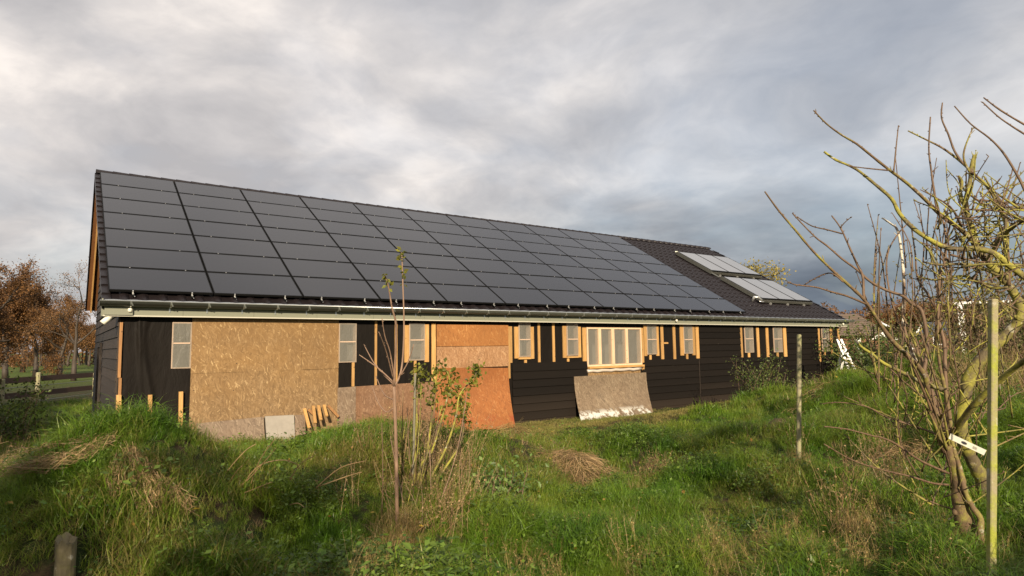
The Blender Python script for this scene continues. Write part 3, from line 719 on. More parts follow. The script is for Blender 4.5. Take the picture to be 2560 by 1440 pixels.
pp.tube([rf(CX0-.30, .90, .02), rf(CX0-.10, .86, .02), rf(CX0+.06, .95, .0)], .02, 6)
pp.build('collector_pipe', m_simple('foil_lagging', (0.55, 0.55, 0.53), 0.3, 0.8, bmp=.6), barn, smooth=True)
pp = MB(); pp.tube([rf(CX0-.1, 5.55, .05), rf(CX0-.03, 5.5, .09), rf(CX0+.04, 5.45, .05)], .04, 7); pp.build('pipe_end', ALU, barn)
pp = MB(); pp.tube([rf(CX0-.02, 3.5, .0), rf(CX0+.0, 3.1, .0)], .03, 7); pp.build('collector_pipe', ALU, barn)
# eaves: bird comb / underlay lip, gutter, brackets, fascia
GYc, GZc, GR = -0.275, EY-0.212, 0.088
s = MB(); NN = 420
for i in range(NN+1):
    x = XL+.02+(XR-XL-.04)*i/NN; w = abs(math.sin(math.pi*(x-XL)/TW_))
    s.v += [(x, -0.255, EY-.232), (x, -0.262, EY-.214+.014*w), (x, -0.20, EY-.182+.010*w)]
for i in range(NN):
    o = 3*i; s.f += [(o, o+3, o+4, o+1), (o+1, o+4, o+5, o+2)]; s.m += [0, 0]
s.build('eaves_comb', ZINC_L, barn)
s = MB(); gs = 8; GX0, GX1 = XL-.06, 25.0
for x in (GX0, GX1):
    for k in range(gs+1):
        a = math.pi+math.pi*k/gs; s.v.append((x, GYc+math.cos(a)*GR, GZc+math.sin(a)*GR))
for k in range(gs): s.f.append((k, k+1, gs+2+k, gs+1+k)); s.m.append(0)
s.f.append(tuple(range(gs+1))); s.m.append(0); s.f.append(tuple(range(2*gs+1, gs, -1))); s.m.append(0)
s.tube([(GX0, GYc-GR, GZc+.004), (GX1, GYc-GR, GZc+.004)], .010, 6, 1)
go = s.build('gutter', [ZINC, ZINC_L], barn, smooth=True)
br = MB(); pts = [(0, GYc+math.cos(a)*(GR+.004), GZc+math.sin(a)*(GR+.004)) for a in [math.pi+math.pi*k/6 for k in range(7)]]
for i in range(6):
    a, b_ = Vector(pts[i]), Vector(pts[i+1]); br.beam(a, b_, .022, .006, side=(1,0,0))
br.box(-.011, .011, GYc+GR+.002, GYc+GR+.008, GZc-.17, GZc+.0)
br.beam((0, GYc-GR-.008, GZc-.005), (.028, GYc-GR*.75-.012, GZc-.075), .020, .006, side=(1,0,0))
bracket_me = br.mesh('gutter_bracket', ZINC_L)
x = 0.32
while x < 24.8: obj('gutter_bracket', bracket_me, go, loc=(x, 0, 0)); x += 0.605
FY = GYc+GR+.01
x = XL
k = 0
while x < XR-.2:                      # fascia in lengths with visible joints
    x2 = min(x+0.605*2, XR-.06); s = MB(); s.box(x+.002, x2-.002, FY, FY+.02, EY-.44, EY-.20); s.build('fascia_board', SAGE, barn); x = x2
s = MB(); s.box(XL, XR-.1, FY-.022, .0-.055, EY-.462, EY-.442); so_ = s.build('soffit_edge', SAGE_L, barn)
s = MB(); s.box(XL-.02, XL+.0, FY, 0.05, EY-.46, EY-.16); s.build('fascia_end', SAGE, barn)
s = MB(); s.box(XL+.02, 0.36, FY-.05, FY-.003, EY-.44, EY-.30); s.build('fascia_block', SAGE, barn)
s = MB(); s.tube([(XL+.12, -.14, EY-.46), (XL+.06, -.16, EY-.52), (XL+.0, -.17, EY-.58)], [.045,.05,.05], 8); s.build('downpipe_elbow', PVC, barn, smooth=True)
for (u, v) in ((325, 774), (1690, 800.5), (2107, 810)):
    p = onY(u, v, FY-.03); s = MB(); s.tube([p+Vector((0,.03,.035)), p+Vector((0,-.02,.0)), p+Vector((0,-.02,-.04))], .035, 8); s.build('gutter_outlet', PVC, barn, smooth=True)
s = MB(); s.tube([(GX1, GYc, GZc), (26.2, GYc+.1, GZc+.03), (28.2, GYc+.4, GZc-.3)], .012, 5); s.build('cable', ZINC, barn)

# ================================================================ loose boards in front of the wall
def curved_sheet(name, label, TLp, TRp, BLp, BRp, ytop, ybot, mat, sag=1.6, wob=0.0):
    """a thin sheet standing against the wall, its foot bowed out over the grass"""
    s = MB(); n = 16; th = .014
    rows = []
    for k in range(n+1):
        f = k/n; y = ytop + (ybot-ytop)*f**sag; fu = f**1.7
        row = []
        for i in range(9):
            g = i/8; u = (TLp[0]*(1-fu)+BLp[0]*fu)*(1-g) + (TRp[0]*(1-fu)+BRp[0]*fu)*g; v = (TLp[1]*(1-g)+TRp[1]*g)*(1-f) + (BLp[1]*(1-g)+BRp[1]*g)*f
            row.append(onY(u, v, y + wob*f*math.sin(g*5+1)))
        rows.append(row)
    for sgn in (0, 1):
        for row in rows:
            for p_ in row: s.v.append((p_.x, p_.y+sgn*th, p_.z))
    R = 9; T = (n+1)*R
    for k in range(n):
        for i in range(8):
            a = k*R+i; s.f += [(a, a+R, a+R+1, a+1), (T+a, T+a+1, T+a+R+1, T+a+R)]; s.m += [0, 0]
        a = k*R; s.f += [(a, T+a, T+a+R, a+R), (a+8, a+8+R, T+a+8+R, T+a+8)]; s.m += [0, 0]
    for i in range(8): s.f += [(i, i+1, T+i+1, T+i), (n*R+i, T+n*R+i, T+n*R+i+1, n*R+i+1)]; s.m += [0, 0]
    o_ = s.build(name, mat, None, smooth=False); o_['label'] = label; o_['category'] = 'board'; return o_
curved_sheet('leaning_sheet', 'orange-brown strand board against the barn wall, its foot bowed outward over the grass', (1092, 919.5), (1271, 919.5), (1085, 1085), (1289, 1068), -0.055, -0.62, OSB3, 2.2)
m_ = m_osb('strand_board_mossy_grey', (0.04, 0.028, 0.018), (0.165, 0.112, 0.068), (0.34, 0.27, 0.18), grey=(0.20, 0.16, 0.11), greyamt=0.35, stain=((0.52, 0.52, 0.48), 0.24))
curved_sheet('leaning_sheet', 'weathered grey-brown strand board below the wide window, its foot bowed out and flaking white', (1435.5, 941.5), (1615.5, 931), (1456, 1062), (1640, 1052), -0.07, -0.75, m_, 2.6, .05)
def quad_board(name, label, cat, pts, y, mat, th=.02, group=None, foot=.22):
    P = []
    for i, (u, v) in enumerate(pts): P.append(onY(u, v, y-(foot if i >= 2 else 0)))
    s = MB(); Q = [p+Vector((0, th, 0)) for p in P]; s.add(P+Q, [(0,3,2,1),(4,5,6,7),(0,1,5,4),(1,2,6,5),(2,3,7,6),(3,0,4,7)])
    o_ = s.build(name, mat); o_['label'] = label; o_['category'] = cat
    if group: o_['group'] = group
    return o_
quad_board('board_offcut', 'low grey weathered strand board leaning at the foot of the big honey-coloured boards', 'board', [(491,1059),(659,1042),(664,1125),(494,1140)], -.10, OSBG)
quad_board('grey_slab', 'pale grey slab standing on edge right of the low weathered board', 'slab', [(663,1041),(735,1037.5),(738,1100),(668,1110)], -.10, CONC, .05)
quad_board('board_offcut', 'small grey-brown board between the pale slab and the short sticks', 'board', [(737,1037.5),(763,1037),(764,1085),(739,1090)], -.09, OSBG)
for i, (a, lb) in enumerate((((761,1022,773,1070,9),'short yellow stick leaning beside the small grey-brown board'),((783,1015,788,1058,9),'short pale stick standing second from the small board'),((796,1014,802,1050,9),'broader pale stick in the middle of the short sticks'),
                              ((810,1013,817,1040,8),'pale stick leaning nearest the dark crossed sticks'))):
    p = onY(a[0], a[1], -.16); q = onY(a[2], a[3], -.42); s = MB(); s.beam(q, p, a[4]*.0065, .03, side=(1,0,0)); o_ = s.build('wooden_stick', PINE); o_['label'] = lb; o_['category'] = 'stick'; o_['group'] = 'short sticks leaning on the strand board'
for (u0, v0, u1, v1, lb) in ((820,1014,846,1042,'dark stick leaning right at the end of the short sticks'),(771,1024,790,1042,'dark stick crossing behind the first two pale sticks')):  # darker pine than the other sticks
    p = onY(u0, v0, -.10); q = onY(u1, v1, -.12); s = MB(); s.beam(q, p, .05, .03, side=(1,0,0)); o_ = s.build('wooden_stick', PINE_OLD); o_['label'] = lb; o_['category'] = 'stick'; o_['group'] = 'short sticks leaning on the strand board'
for (u0, u1, v0, v1, lb) in ((290.5,303.5,987,1100,'broad square post standing at the left corner of the barn'),(370,380.5,987,1095,'slim square post in front of the folded black membrane'),(447,457.5,979,1090,'square post at the edge of the big strand board, furthest right of the three')):
    a = onY((u0+u1)/2, v0, -.06); b_ = onY((u0+u1)/2-1, v1, -.06); x0 = onY(u0, v0, -.06).x; x1 = onY(u1, v0, -.06).x
    s = MB(); s.beam((b_.x, -.075, -.05), (a.x, -.06, a.z), x1-x0, .07, side=(1,0,0)); o_ = s.build('short_post', PINE, bevel=.003); o_['label'] = lb; o_['category'] = 'post'; o_['group'] = 'short posts along the left bay'

# ================================================================ vegetation helpers
def leaf(mb, p, d, size, n=None, mi=0, fold=.25):
    d = d.normalized(); n = n or Vector((random.gauss(0,1), random.gauss(0,1), random.gauss(0,1)))
    s_ = d.cross(n); s_ = s_.normalized() if s_.length > 1e-5 else d.orthogonal().normalized(); up_ = s_.cross(d)
    a = p; b_ = p+d*size*.5+s_*size*.32+up_*size*fold*.3; c = p+d*size; e = p+d*size*.5-s_*size*.32+up_*size*fold*.3; mid = p+d*size*.5
    o = len(mb.v); mb.v += [tuple(a), tuple(b_), tuple(c), tuple(e), tuple(mid)]; mb.f += [(o,o+1,o+2,o+4), (o,o+4,o+2,o+3)]; mb.m += [mi, mi]
def rv(s=1.0): return Vector((random.gauss(0,s), random.gauss(0,s), random.gauss(0,s)))
def smooth_poly(P, per=3):
    """Catmull-Rom through control points (position, radius)"""
    out = []; n = len(P)
    for i in range(n-1):
        p0 = P[max(i-1, 0)]; p1 = P[i]; p2 = P[i+1]; p3 = P[min(i+2, n-1)]
        for k in range(per):
            t_ = k/per; a = 0.5*((2*p1[0]) + (p2[0]-p0[0])*t_ + (2*p0[0]-5*p1[0]+4*p2[0]-p3[0])*t_*t_ + (-p0[0]+3*p1[0]-3*p2[0]+p3[0])*t_**3)
            out.append((a, p1[1]*(1-t_)+p2[1]*t_))
    out.append(P[-1]); return out
def twigs(mb, path, density, lmin, lmax, r=.0022, knob=True, rough=.12, mi=0, sub=True):
    """side shoots and spurs along a branch"""
    for i in range(len(path)-1):
        (p, ra), (q, rb) = path[i], path[i+1]; L = (q-p).length
        k = L*density; k = int(k)+(random.random() < k-int(k))
        for _ in range(k):
            f = random.random(); b_ = p.lerp(q, f); dr = (q-p).normalized()
            o_ = (dr*.4 + rv(.55) + Vector((0,0,.35))).normalized(); ln = random.uniform(lmin, lmax)*(random.random()**1.6*.9+.1)
            pts = [b_]; c = b_.copy()
            for s_ in range(3): o_ = (o_+rv(rough)).normalized(); c = c+o_*ln/3; pts.append(c.copy())
            mb.tube(pts, [min(ra*.6, r*1.5), r, r*.8, r*.6], 4, mi)
            if sub and ln > .12 and random.random() < .6:
                o2 = (o_+rv(.6)).normalized(); mb.tube([pts[2], pts[2]+o2*ln*.35], [r*.7, r*.5], 3, mi)
        if knob and random.random() < .55:   # buds
            d = rv().normalized(); mb.tube([q, q+d*.012], [r*1.6, r*.8], 4, mi)

def gen_tree(h, spread, leafmat, leaves, leafsize, seed, bare=0.0, trunk_r=.18, levels=5, clear=.22, barkmat=None, leaf_from=2):
    """returns trunk mesh and crown mesh of a tree standing at the origin"""
    random.seed(seed); tr = MB(); cr = MB(); tips = []
    def grow(p, d, L, r, lv):
        pts = [p]; c = p.copy(); n = 4
        for i in range(n):
            d = (d+rv(.10)+Vector((0,0,.04))).normalized(); c = c+d*L/n; pts.append(c.copy())
            if lv >= leaf_from: tips.append((c.copy(), d.copy()))
        tr.tube(pts, [r*(1-.45*i/n) for i in range(n+1)], 6 if lv < 2 else 4 if lv < 3 else 3, cap=False)
        if lv >= levels: return
        k = 3 if lv < 2 else random.choice((2, 3, 3))
        for _ in range(k):
            q = pts[random.choice((2, 3, 4))] if lv else pts[random.choice((2,3,4,4))]
            nd = (d*1.0+rv(.55)*spread+Vector((0,0,.08))).normalized()
            grow(q, nd, L*random.uniform(.62, .82), r*.55, lv+1)
        if lv == 0: grow(pts[-1], d, L*.8, r*.6, 1)
    c = Vector((0,0,-.1)); tr.tube([c, Vector((0.02*h*random.gauss(0,.3), 0, clear*h))], [trunk_r*1.25, trunk_r], 8)
    top = Vector(tr.v[-1]); grow(Vector((0,0,clear*h)), Vector((random.gauss(0,.1), random.gauss(0,.1), 1)), h*.27, trunk_r*.9, 0)
    zmax = max(v[2] for v in tr.v); sc = h/zmax*.97
    for _ in range(leaves):
        p, d = random.choice(tips)
        if random.random() < bare*(0.4+p.z/zmax): continue
        leaf(cr, p+rv(leafsize*1.6), rv(), leafsize*random.uniform(.6, 1.3))
    for mb_ in (tr, cr): mb_.v = [(x*sc, y*sc, z*sc) for x, y, z in mb_.v]
    return tr.mesh('trunk', barkmat or BARK_D, True), cr.mesh('crown', leafmat)
def place_tree(meshes, u, D, label, group, s=1.0, rz_=0, name='tree', cat='tree'):
    r = ray(u, 866); h = math.hypot(r.x, r.y); x = CAM.x+r.x/h*D; y = CAM.y+r.y/h*D
    o_ = thing(name, label, cat, group); o_.location = (x, y, gz(x, y)); o_.rotation_euler = (0, 0, rz_); o_.scale = (s, s, s)
    obj('trunk', meshes[0], o_); obj('crown', meshes[1], o_); return o_

# ---------------------------------------------------------------- background trees
TA = gen_tree(8.0, 1.25, LEAFO, 40000, .105, 11, .12, .17, clear=.12, levels=5, leaf_from=1)
TB = gen_tree(8.0, 1.35, LEAFO, 22000, .10, 12, .3, .16, clear=.14, leaf_from=1)
TC = gen_tree(9.0, 1.35, LEAFO2, 7000, .09, 13, .2, .16, clear=.16, levels=6, leaf_from=4)
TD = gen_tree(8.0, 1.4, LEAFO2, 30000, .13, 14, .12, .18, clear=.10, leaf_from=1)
TE = gen_tree(8.0, .8, LEAFY, 5000, .20, 15, .2, .15)
GL = 'trees beyond the paddock on the left'
place_tree(TA, 18, 62, 'broad brown-leaved tree at the very left edge beyond the paddock', GL, 1.02, .3)
place_tree(TA, 92, 66, 'rusty brown tree with full crown, second from the left edge', GL, .98, 2.1)
place_tree(TB, 152, 58, 'thinly leaved brown tree in front of the tall bare one', GL, .82, 4.0)
place_tree(TC, 188, 52, 'tall nearly bare tree with pale tips beside the barn gable', GL, .92, 1.2)
place_tree(TB, 60, 80, 'brown tree further back between the two full crowns', GL, 1.1, 5.1)
place_tree(TB, 118, 90, 'small distant brown tree under the rusty crown', GL, .95, .8)
place_tree(TB, -45, 55, 'leafy brown tree just past the left edge of the view', GL, 1.1, 3.0)
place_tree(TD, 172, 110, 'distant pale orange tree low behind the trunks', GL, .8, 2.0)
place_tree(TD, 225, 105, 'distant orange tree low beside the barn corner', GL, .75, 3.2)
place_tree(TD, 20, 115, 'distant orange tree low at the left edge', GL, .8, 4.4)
GR_ = 'autumn trees on the right horizon'
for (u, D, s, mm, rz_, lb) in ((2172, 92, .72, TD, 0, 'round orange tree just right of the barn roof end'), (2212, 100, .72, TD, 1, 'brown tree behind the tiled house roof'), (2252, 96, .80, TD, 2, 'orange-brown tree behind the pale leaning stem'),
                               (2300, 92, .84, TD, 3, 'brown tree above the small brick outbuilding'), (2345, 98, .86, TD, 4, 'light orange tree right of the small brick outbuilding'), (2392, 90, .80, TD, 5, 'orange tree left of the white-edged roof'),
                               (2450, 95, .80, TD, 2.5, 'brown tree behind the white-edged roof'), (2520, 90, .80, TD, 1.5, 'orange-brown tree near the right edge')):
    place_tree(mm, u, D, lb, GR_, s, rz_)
place_tree(TE, 1884, 75, 'yellow-green treetop showing above the barn roof verge', 'yellow treetops behind the barn roof', 1.38, .4)
place_tree(TE, 1850, 78, 'lower yellow treetop left of the higher yellow one behind the roof', 'yellow treetops behind the barn roof', 1.36, 2.4)

random.seed(91)
def far_wood(u0, u1, D, h0, h1, n, mat, label):
    s = MB()
    for _ in range(n):
        u = random.uniform(u0, u1); d = D*random.uniform(.93, 1.1); p = tp_xy(u, d); env = h0+(h1-h0)*(.5+.5*mnoise.noise((u*.013, 1.7, D*.1)))+.9*mnoise.noise((u*.06, 4, 0))
        z = env*random.random()**.75; leaf(s, Vector((p[0], p[1], z)), rv(), random.uniform(.25, .6))
    for k in range(int(abs(u1-u0)/9)):
        u = random.uniform(u0, u1); p = tp_xy(u, D*random.uniform(.9, 1.0)); s.tube([Vector((p[0], p[1], 0)), Vector((p[0]+random.gauss(0,.3), p[1], random.uniform(3, 6)))], [.16, .05], 5, 1)
    o_ = s.build('far_wood', [mat, BARK_D]); o_['kind'] = 'stuff'; o_['label'] = label; o_['category'] = 'wood'
def tp_xy(u, D):
    r = ray(u, 866); h = math.hypot(r.x, r.y); return CAM.x+r.x/h*D, CAM.y+r.y/h*D
far_wood(-260, 300, 125, 4.5, 8.5, 11000, LEAFO2, 'distant strip of orange-brown wood beyond the paddock')
far_wood(2060, 2760, 130, 6.5, 10.5, 15000, LEAFO, 'distant strip of brown wood behind the houses')
# hedge and trees that stand left of the photographer, off the picture, and shade the paddock corner
for i, (x, y, s) in enumerate(((-11.8, -12.5, 1.75), (-12.8, -7.5, 1.75), (-17.5, -10, 1.8), (-12.5, -1.5, 1.6), (-4.9, -16.2, .85), (-7.4, -18.6, .9))):  # last two are unseen trees, added to shade the hollow and mound front
    o_ = thing('tree', ('leafy tree left of the photographer beside the paddock', 'second leafy tree left of the photographer, nearer the barn', 'third leafy tree left of the photographer, furthest from the camera', 'fourth leafy tree on the left, level with the barn wall', 'thin unseen tree added behind the camera to shade the hollow', 'thin unseen tree added further left to shade the mound front')[i], 'tree', 'trees left of the photographer')
    o_.location = (x, y, gz(x, y)); o_.rotation_euler = (0, 0, i*1.3); o_.scale = (s*.8, s*.8, s*.8); mm_ = TA if i < 4 else TB; obj('trunk', mm_[0], o_); obj('crown', mm_[1], o_)

# ---------------------------------------------------------------- buildings behind on the right
TROOF = m_simple('brown_roof_tiles', (0.13, 0.095, 0.07), 0.7, var=0.3, scale=3)
SLATE = m_simple('blue_black_slates', (0.045, 0.055, 0.075), 0.45, var=0.2)
def tp(u, v, D): p = atD(u, v, D); return p
def ground_frame(uL, uR, D):
    a = tp(uL, 866, D); b_ = tp(uR, 866, D); x = (b_-a); L = x.length; x.normalize(); y = Vector((-x.y, x.x, 0)); return a, x, y, L
# tiled house
h1 = thing('house', 'low house with brown tiled roof and red brick wall behind the barn end', 'house')
a, x, y, L = ground_frame(2085, 2236, 70); a = Vector((a.x, a.y, 0))
def L3(o, x, y, p): return o + x*p[0] + y*p[1] + Vector((0, 0, p[2]))
s = MB(); s.box(0, L-.6, 0, 7, 0, 2.55, tf=lambda v: L3(a, x, y, v)); s.build('wall', BRICK, h1)
e1, r1 = 2.5, 4.75
s = MB(); vv = [(-.4,-.5,e1),(L,-.5,e1),(L-3.0,3.5,r1),(-.4,3.5,r1),(L,7.5,e1),(-.4,7.5,e1)]
s.add([L3(a, x, y, p_) for p_ in vv], [(0,1,2,3),(1,4,2),(3,2,4,5)]); hr = s.build('roof', TROOF, h1)
for k in range(11):     # courses of tiles
    f = k/11; s = MB(); s.beam(L3(a, x, y, (-.4, -.5+4*f, e1+(r1-e1)*f+.03)), L3(a, x, y, (L-3*f-.1, -.5+4*f, e1+(r1-e1)*f+.03)), .12, .05); s.build('tile_course', TROOF, hr)
s = MB(); s.beam(L3(a, x, y, (4.0, 1.9, 3.93)), L3(a, x, y, (4.7, 1.0, 3.42)), .5, .08); s.build('roof_light', WHITE, h1)
s = MB(); s.box(3.2, 5.3, -1.2, 0, 0, 2.2, tf=lambda v: L3(a, x, y, v)); s.build('porch_wall', BRICK, h1)
s = MB(); s.add([L3(a, x, y, p_) for p_ in ((3.0,-1.4,2.1),(5.5,-1.4,2.1),(4.25,-1.4,2.85),(3.0,.6,2.1),(5.5,.6,2.1),(4.25,.6,2.85))], [(0,1,2),(0,2,5,3),(1,4,5,2)]); s.build('porch_roof', WHITE, h1)
s = MB(); s.box(2.0, 2.35, -.1, .0, .8, 2.3, tf=lambda v: L3(a, x, y, v)); s.box(6.0, 7.0, -.06, .0, .9, 2.1, tf=lambda v: L3(a, x, y, v)); s.build('window', WHITE, h1)
# brick outbuilding
h2 = thing('outbuilding', 'small red brick outbuilding with dark blue roof and white window seen through the branches', 'outbuilding')
a, x, y, L = ground_frame(2299, 2372, 75); a = Vector((a.x, a.y, 0))
s = MB(); s.box(0, L, 0, 4.5, 0, 2.5, tf=lambda v: L3(a, x, y, v)); s.build('wall', BRICK, h2)
s = MB(); s.add([L3(a, x, y, p_) for p_ in ((-.3,-.3,2.45),(L+.2,-.3,2.45),(L+.2,2.2,3.8),(.5,2.2,3.8),(-.3,4.8,2.45),(L+.2,4.8,2.45))], [(0,1,2,3),(3,2,5,4)]); s.build('roof', SLATE, h2)
s = MB(); s.beam(L3(a, x, y, (-.3,-.35,2.45)), L3(a, x, y, (.5,2.15,3.85)), .15, .12); s.build('bargeboard', WHITE, h2)
s = MB(); s.box(1.15, 2.0, -.06, -.002, 1.5, 2.35, tf=lambda v: L3(a, x, y, v)); wf = s.build('window', WHITE, h2)
s = MB(); s.box(1.25, 1.9, -.08, -.065, 1.6, 2.25, tf=lambda v: L3(a, x, y, v)); s.build('pane', DARKV, wf)
# building with white flat roof edge
h3 = thing('flat_roofed_building', 'brown building with thin white roof edge and white post behind the hedge', 'building')
a, x, y, L = ground_frame(2397, 2640, 42); a = Vector((a.x, a.y, 0))
s = MB(); s.box(.9, L, .8, 6, 0, 3.80, tf=lambda v: L3(a, x, y, v)); s.build('wall', m_simple('brown_cladding', (0.17, 0.10, 0.065), 0.8, var=.25), h3)
s = MB(); s.box(-.1, L, 0, 6.2, 3.86, 3.98, tf=lambda v: L3(a, x, y, v)); s.build('roof', WHITE, h3)
s = MB(); s.box(.08, .35, .05, .3, 0, 3.85, tf=lambda v: L3(a, x, y, v)); s.build('post', WHITE, h3)

# ---------------------------------------------------------------- paddock fence on the left
fn = thing('fence', 'paddock fence of round posts and brown rails on the left', 'fence')
def fpt(u, v, D, z): p = tp(u, v, D); return Vector((p.x, p.y, z))
F0 = fpt(98, 900, 30, 0); F1 = fpt(238, 900, 33, 0); fd = (F1-F0); 
for k in range(-3, 5):
    if k % 2 and k != -1: continue
    p = F0+fd*k*.5
    s = MB(); hgt = 1.16 if k == 0 else 1.0; r_ = .085 if k == 0 else .06
    s.tube([p+Vector((0,0,-.1)), p+Vector((0,0,hgt-.02)), p+Vector((.0,0,hgt))], [r_, r_*.95, r_*.7], 8); s.build('post', POSTM, fn)
RAIL = m_simple('red_brown_rail', (0.075, 0.042, 0.028), 0.8, var=.3)
for z_ in (.38, .92):
    for k in range(-3, 4):
        a = F0+fd*k*.5; b_ = F0+fd*(k+1)*.5; s = MB(); s.beam(a+Vector((0,.09,z_)), b_+Vector((0,.09,z_+random.uniform(-.02,.02))), .20, .03, side=(0,0,1)); s.build('rail', RAIL, fn)
for z_ in (.1, .66):
    s = MB(); s.tube([F0+fd*(-1.5)+Vector((0,-.08,z_)), F0+fd*2+Vector((0,-.08,z_+.02))], .012, 4); s.build('tape', ALU, fn)

# ---------------------------------------------------------------- bushes
def bush(name, label, u, v, D, rx, rz2, n, mat, lsize, stems=16, seed=1, cat='bush', zbase=None, stemmat=None, group=None):
    random.seed(seed); p = tp(u, v, D); z0 = gz(p.x, p.y) if zbase is None else zbase
    o_ = thing(name, label, cat, group); o_.location = (p.x, p.y, z0); s = MB(); l = MB()
    for k in range(stems):
        d = (rv(.5)+Vector((0,0,1.1))).normalized(); c = Vector((random.gauss(0, rx*.25), random.gauss(0, rx*.25), -.05)); pts = [c.copy()]; L = rz2*random.uniform(.6, 1.15)
        for i in range(5): d = (d+rv(.15)).normalized(); c = c+d*L/5; pts.append(c.copy())
        s.tube(pts, [.010, .009, .007, .006, .004, .003], 4)
        for i in range(int(n/stems)):
            f = random.uniform(.2, 1)*4.99; q = pts[int(f)].lerp(pts[int(f)+1], f % 1)+rv(lsize*1.8)
            leaf(l, q, rv()+Vector((0,0,-.2)), lsize*random.uniform(.6, 1.3))
    s.build('stems', stemmat or BARK_R, o_); l.build('foliage', mat, o_); return o_
bush('leafy_bush', 'sprawling leafy bush in front of the black boards below the pair of narrow windows', 1900, 1010, 17.5, .9, 1.05, 1500, LEAFB, .055, 22, 3)
bush('leafy_bush', 'green bush on the bank left of the white stepladder', 2030, 955, 16, .5, .5, 600, LEAFB, .05, 16, 4)
bush('leafy_bush', 'dense dark green bush right of the white stepladder', 2180, 905, 27, 1.9, 2.7, 7000, LEAFB, .10, 40, 5)
bush('leafy_bush', 'low green bush on the bank in front of the tiled house', 2238, 905, 21, 1.5, 2.0, 5200, LEAFB, .09, 34, 6)
HEDGE = m_leaf('hedge_leaves', (0.085, 0.095, 0.028), (0.17, 0.14, 0.045), 0.8, .3)
for i, (u, D, h_, lb) in enumerate(((2420, 17, 2.1, 'tall ragged olive hedge shrub below the white roof edge'), (2480, 16, 2.5, 'ragged olive hedge shrub behind the green stake'), (2545, 15, 2.6, 'ragged hedge shrub at the right edge'), (2375, 20, 1.9, 'thin olive shrub right of the brick outbuilding'), (2610, 14, 2.6, 'hedge shrub just past the right edge'))):
    bush('hedge_shrub', lb, u, 900, D, 1.5, h_, 4200, HEDGE, .06, 60, 20+i, group='ragged hedge on the right')
bush('leafy_bush', 'dark shrub at the left edge in front of the paddock fence', -5, 930, 17, 1.6, 1.6, 2600, LEAFB, .07, 30, 8)
bush('nettle_patch', 'patch of pale green nettles left of the straw heap', 1245, 1225, 7.4, .45, .42, 800, m_leaf('nettle_leaves', (0.07,.13,.03), (0.14,.20,.05), 3, .3), .055, 26, 9, 'nettles')
bush('nettle_patch', 'small leafy weed growing beside the third short post on the left', 436, 1070, 9.0, .1, .38, 60, LEAFG, .03, 4, 10, 'weed')

# ---------------------------------------------------------------- white stepladder at the right corner
ld = thing('stepladder', 'white stepladder standing open at the right corner of the barn', 'ladder')
def lad(u, v, off=0.0, d=21.0): return at(u, v, d) + rt*off
s = MB()
top = at(2093, 848, 21); bot = at(2124, 910, 20.6); 
for off, nm in ((-.0, 'side_rail'), (.20, 'side_rail')):
    s = MB(); s.beam(top+rt*off*.6, bot+rt*off+Vector((0,0,-.3)), .07, .04, side=tuple(rt)); s.build(nm, WHITE, ld)
tp2 = at(2106, 874, 21.1); b2 = at(2089, 922, 21.5)
for off in (0.0, .20):
    s = MB(); s.beam(tp2+rt*off*.5, b2+rt*off*.6+Vector((0,0,-.25)), .075, .03, side=tuple(rt)); s.build('rear_leg', WHITE, ld)
for f in (.2, .5, .8):
    q = top.lerp(bot, f); s = MB(); s.beam(q+rt*(-.01), q+rt*.12, .03, .05, side=tuple(upv)); s.build('tread', WHITE, ld)
q = at(2107, 898, 21.1); s = MB(); s.beam(q, q+rt*.22, .03, .02); s.build('brace', WHITE, ld)

# ---------------------------------------------------------------- stakes
def round_stake(name, label, u0, v0, u1, v1, d, w, mat, cat='stake'):
    a = at(u0, v0, d); b_ = at(u1, v1, d); g = gz(b_.x, b_.y); dr = (a-b_).normalized(); foot = b_ - dr*((b_.z-g+.15)/max(dr.z,.3))
    n = 10; path = [foot.lerp(a, i/n) for i in range(n+1)]; path += [a+dr*.01]
    s = MB(); s.tube(path, [w/2*(1+.05*mnoise.noise((i, u0, 0))) for i in range(n+1)]+[w/2*.6], 10)
    o_ = s.build(name, mat, smooth=True); o_['label'] = label; o_['category'] = cat; return o_
round_stake('round_stake', 'weathered round wooden stake standing alone in the grass right of centre', 1998, 838, 1997, 1185, 7.9, .056, POSTM)
round_stake('round_stake', 'grey round stake among the shrub stems left of the yellow-green leaves', 1038, 935, 1033, 1180, 7.0, .026, m_simple('grey_weathered_stake', (0.17, 0.155, 0.11), .8, var=.3, scale=20))
a = at(2483, 748, 3.55); b_ = at(2478, 1440, 3.52); s = MB()
n = 14; f0 = b_-(a-b_)*.25
vs = []
for i in range(n+1):
    p = f0.lerp(a, i/n); w = .0185+.0012*mnoise.noise((i*.9, 2, 3)); j = .001*mnoise.noise((i, 7, 7))
    for (sx, sy) in ((-1,-1),(1,-1),(1,1),(-1,1)): vs.append(p+rt*(sx*w+j)+Vector((fw.x, fw.y, 0))*sy*w)
fs = []
for i in range(n):
    for k in range(4): q = 4*i; fs.append((q+k, q+(k+1) % 4, q+4+(k+1) % 4, q+4+k))
fs.append((4*n, 4*n+1, 4*n+2, 4*n+3)); s.add(vs, fs); o_ = s.build('square_stake', STAKE, bevel=.004); o_['label'] = 'algae-green square stake beside the fruit tree on the right'; o_['category'] = 'stake'
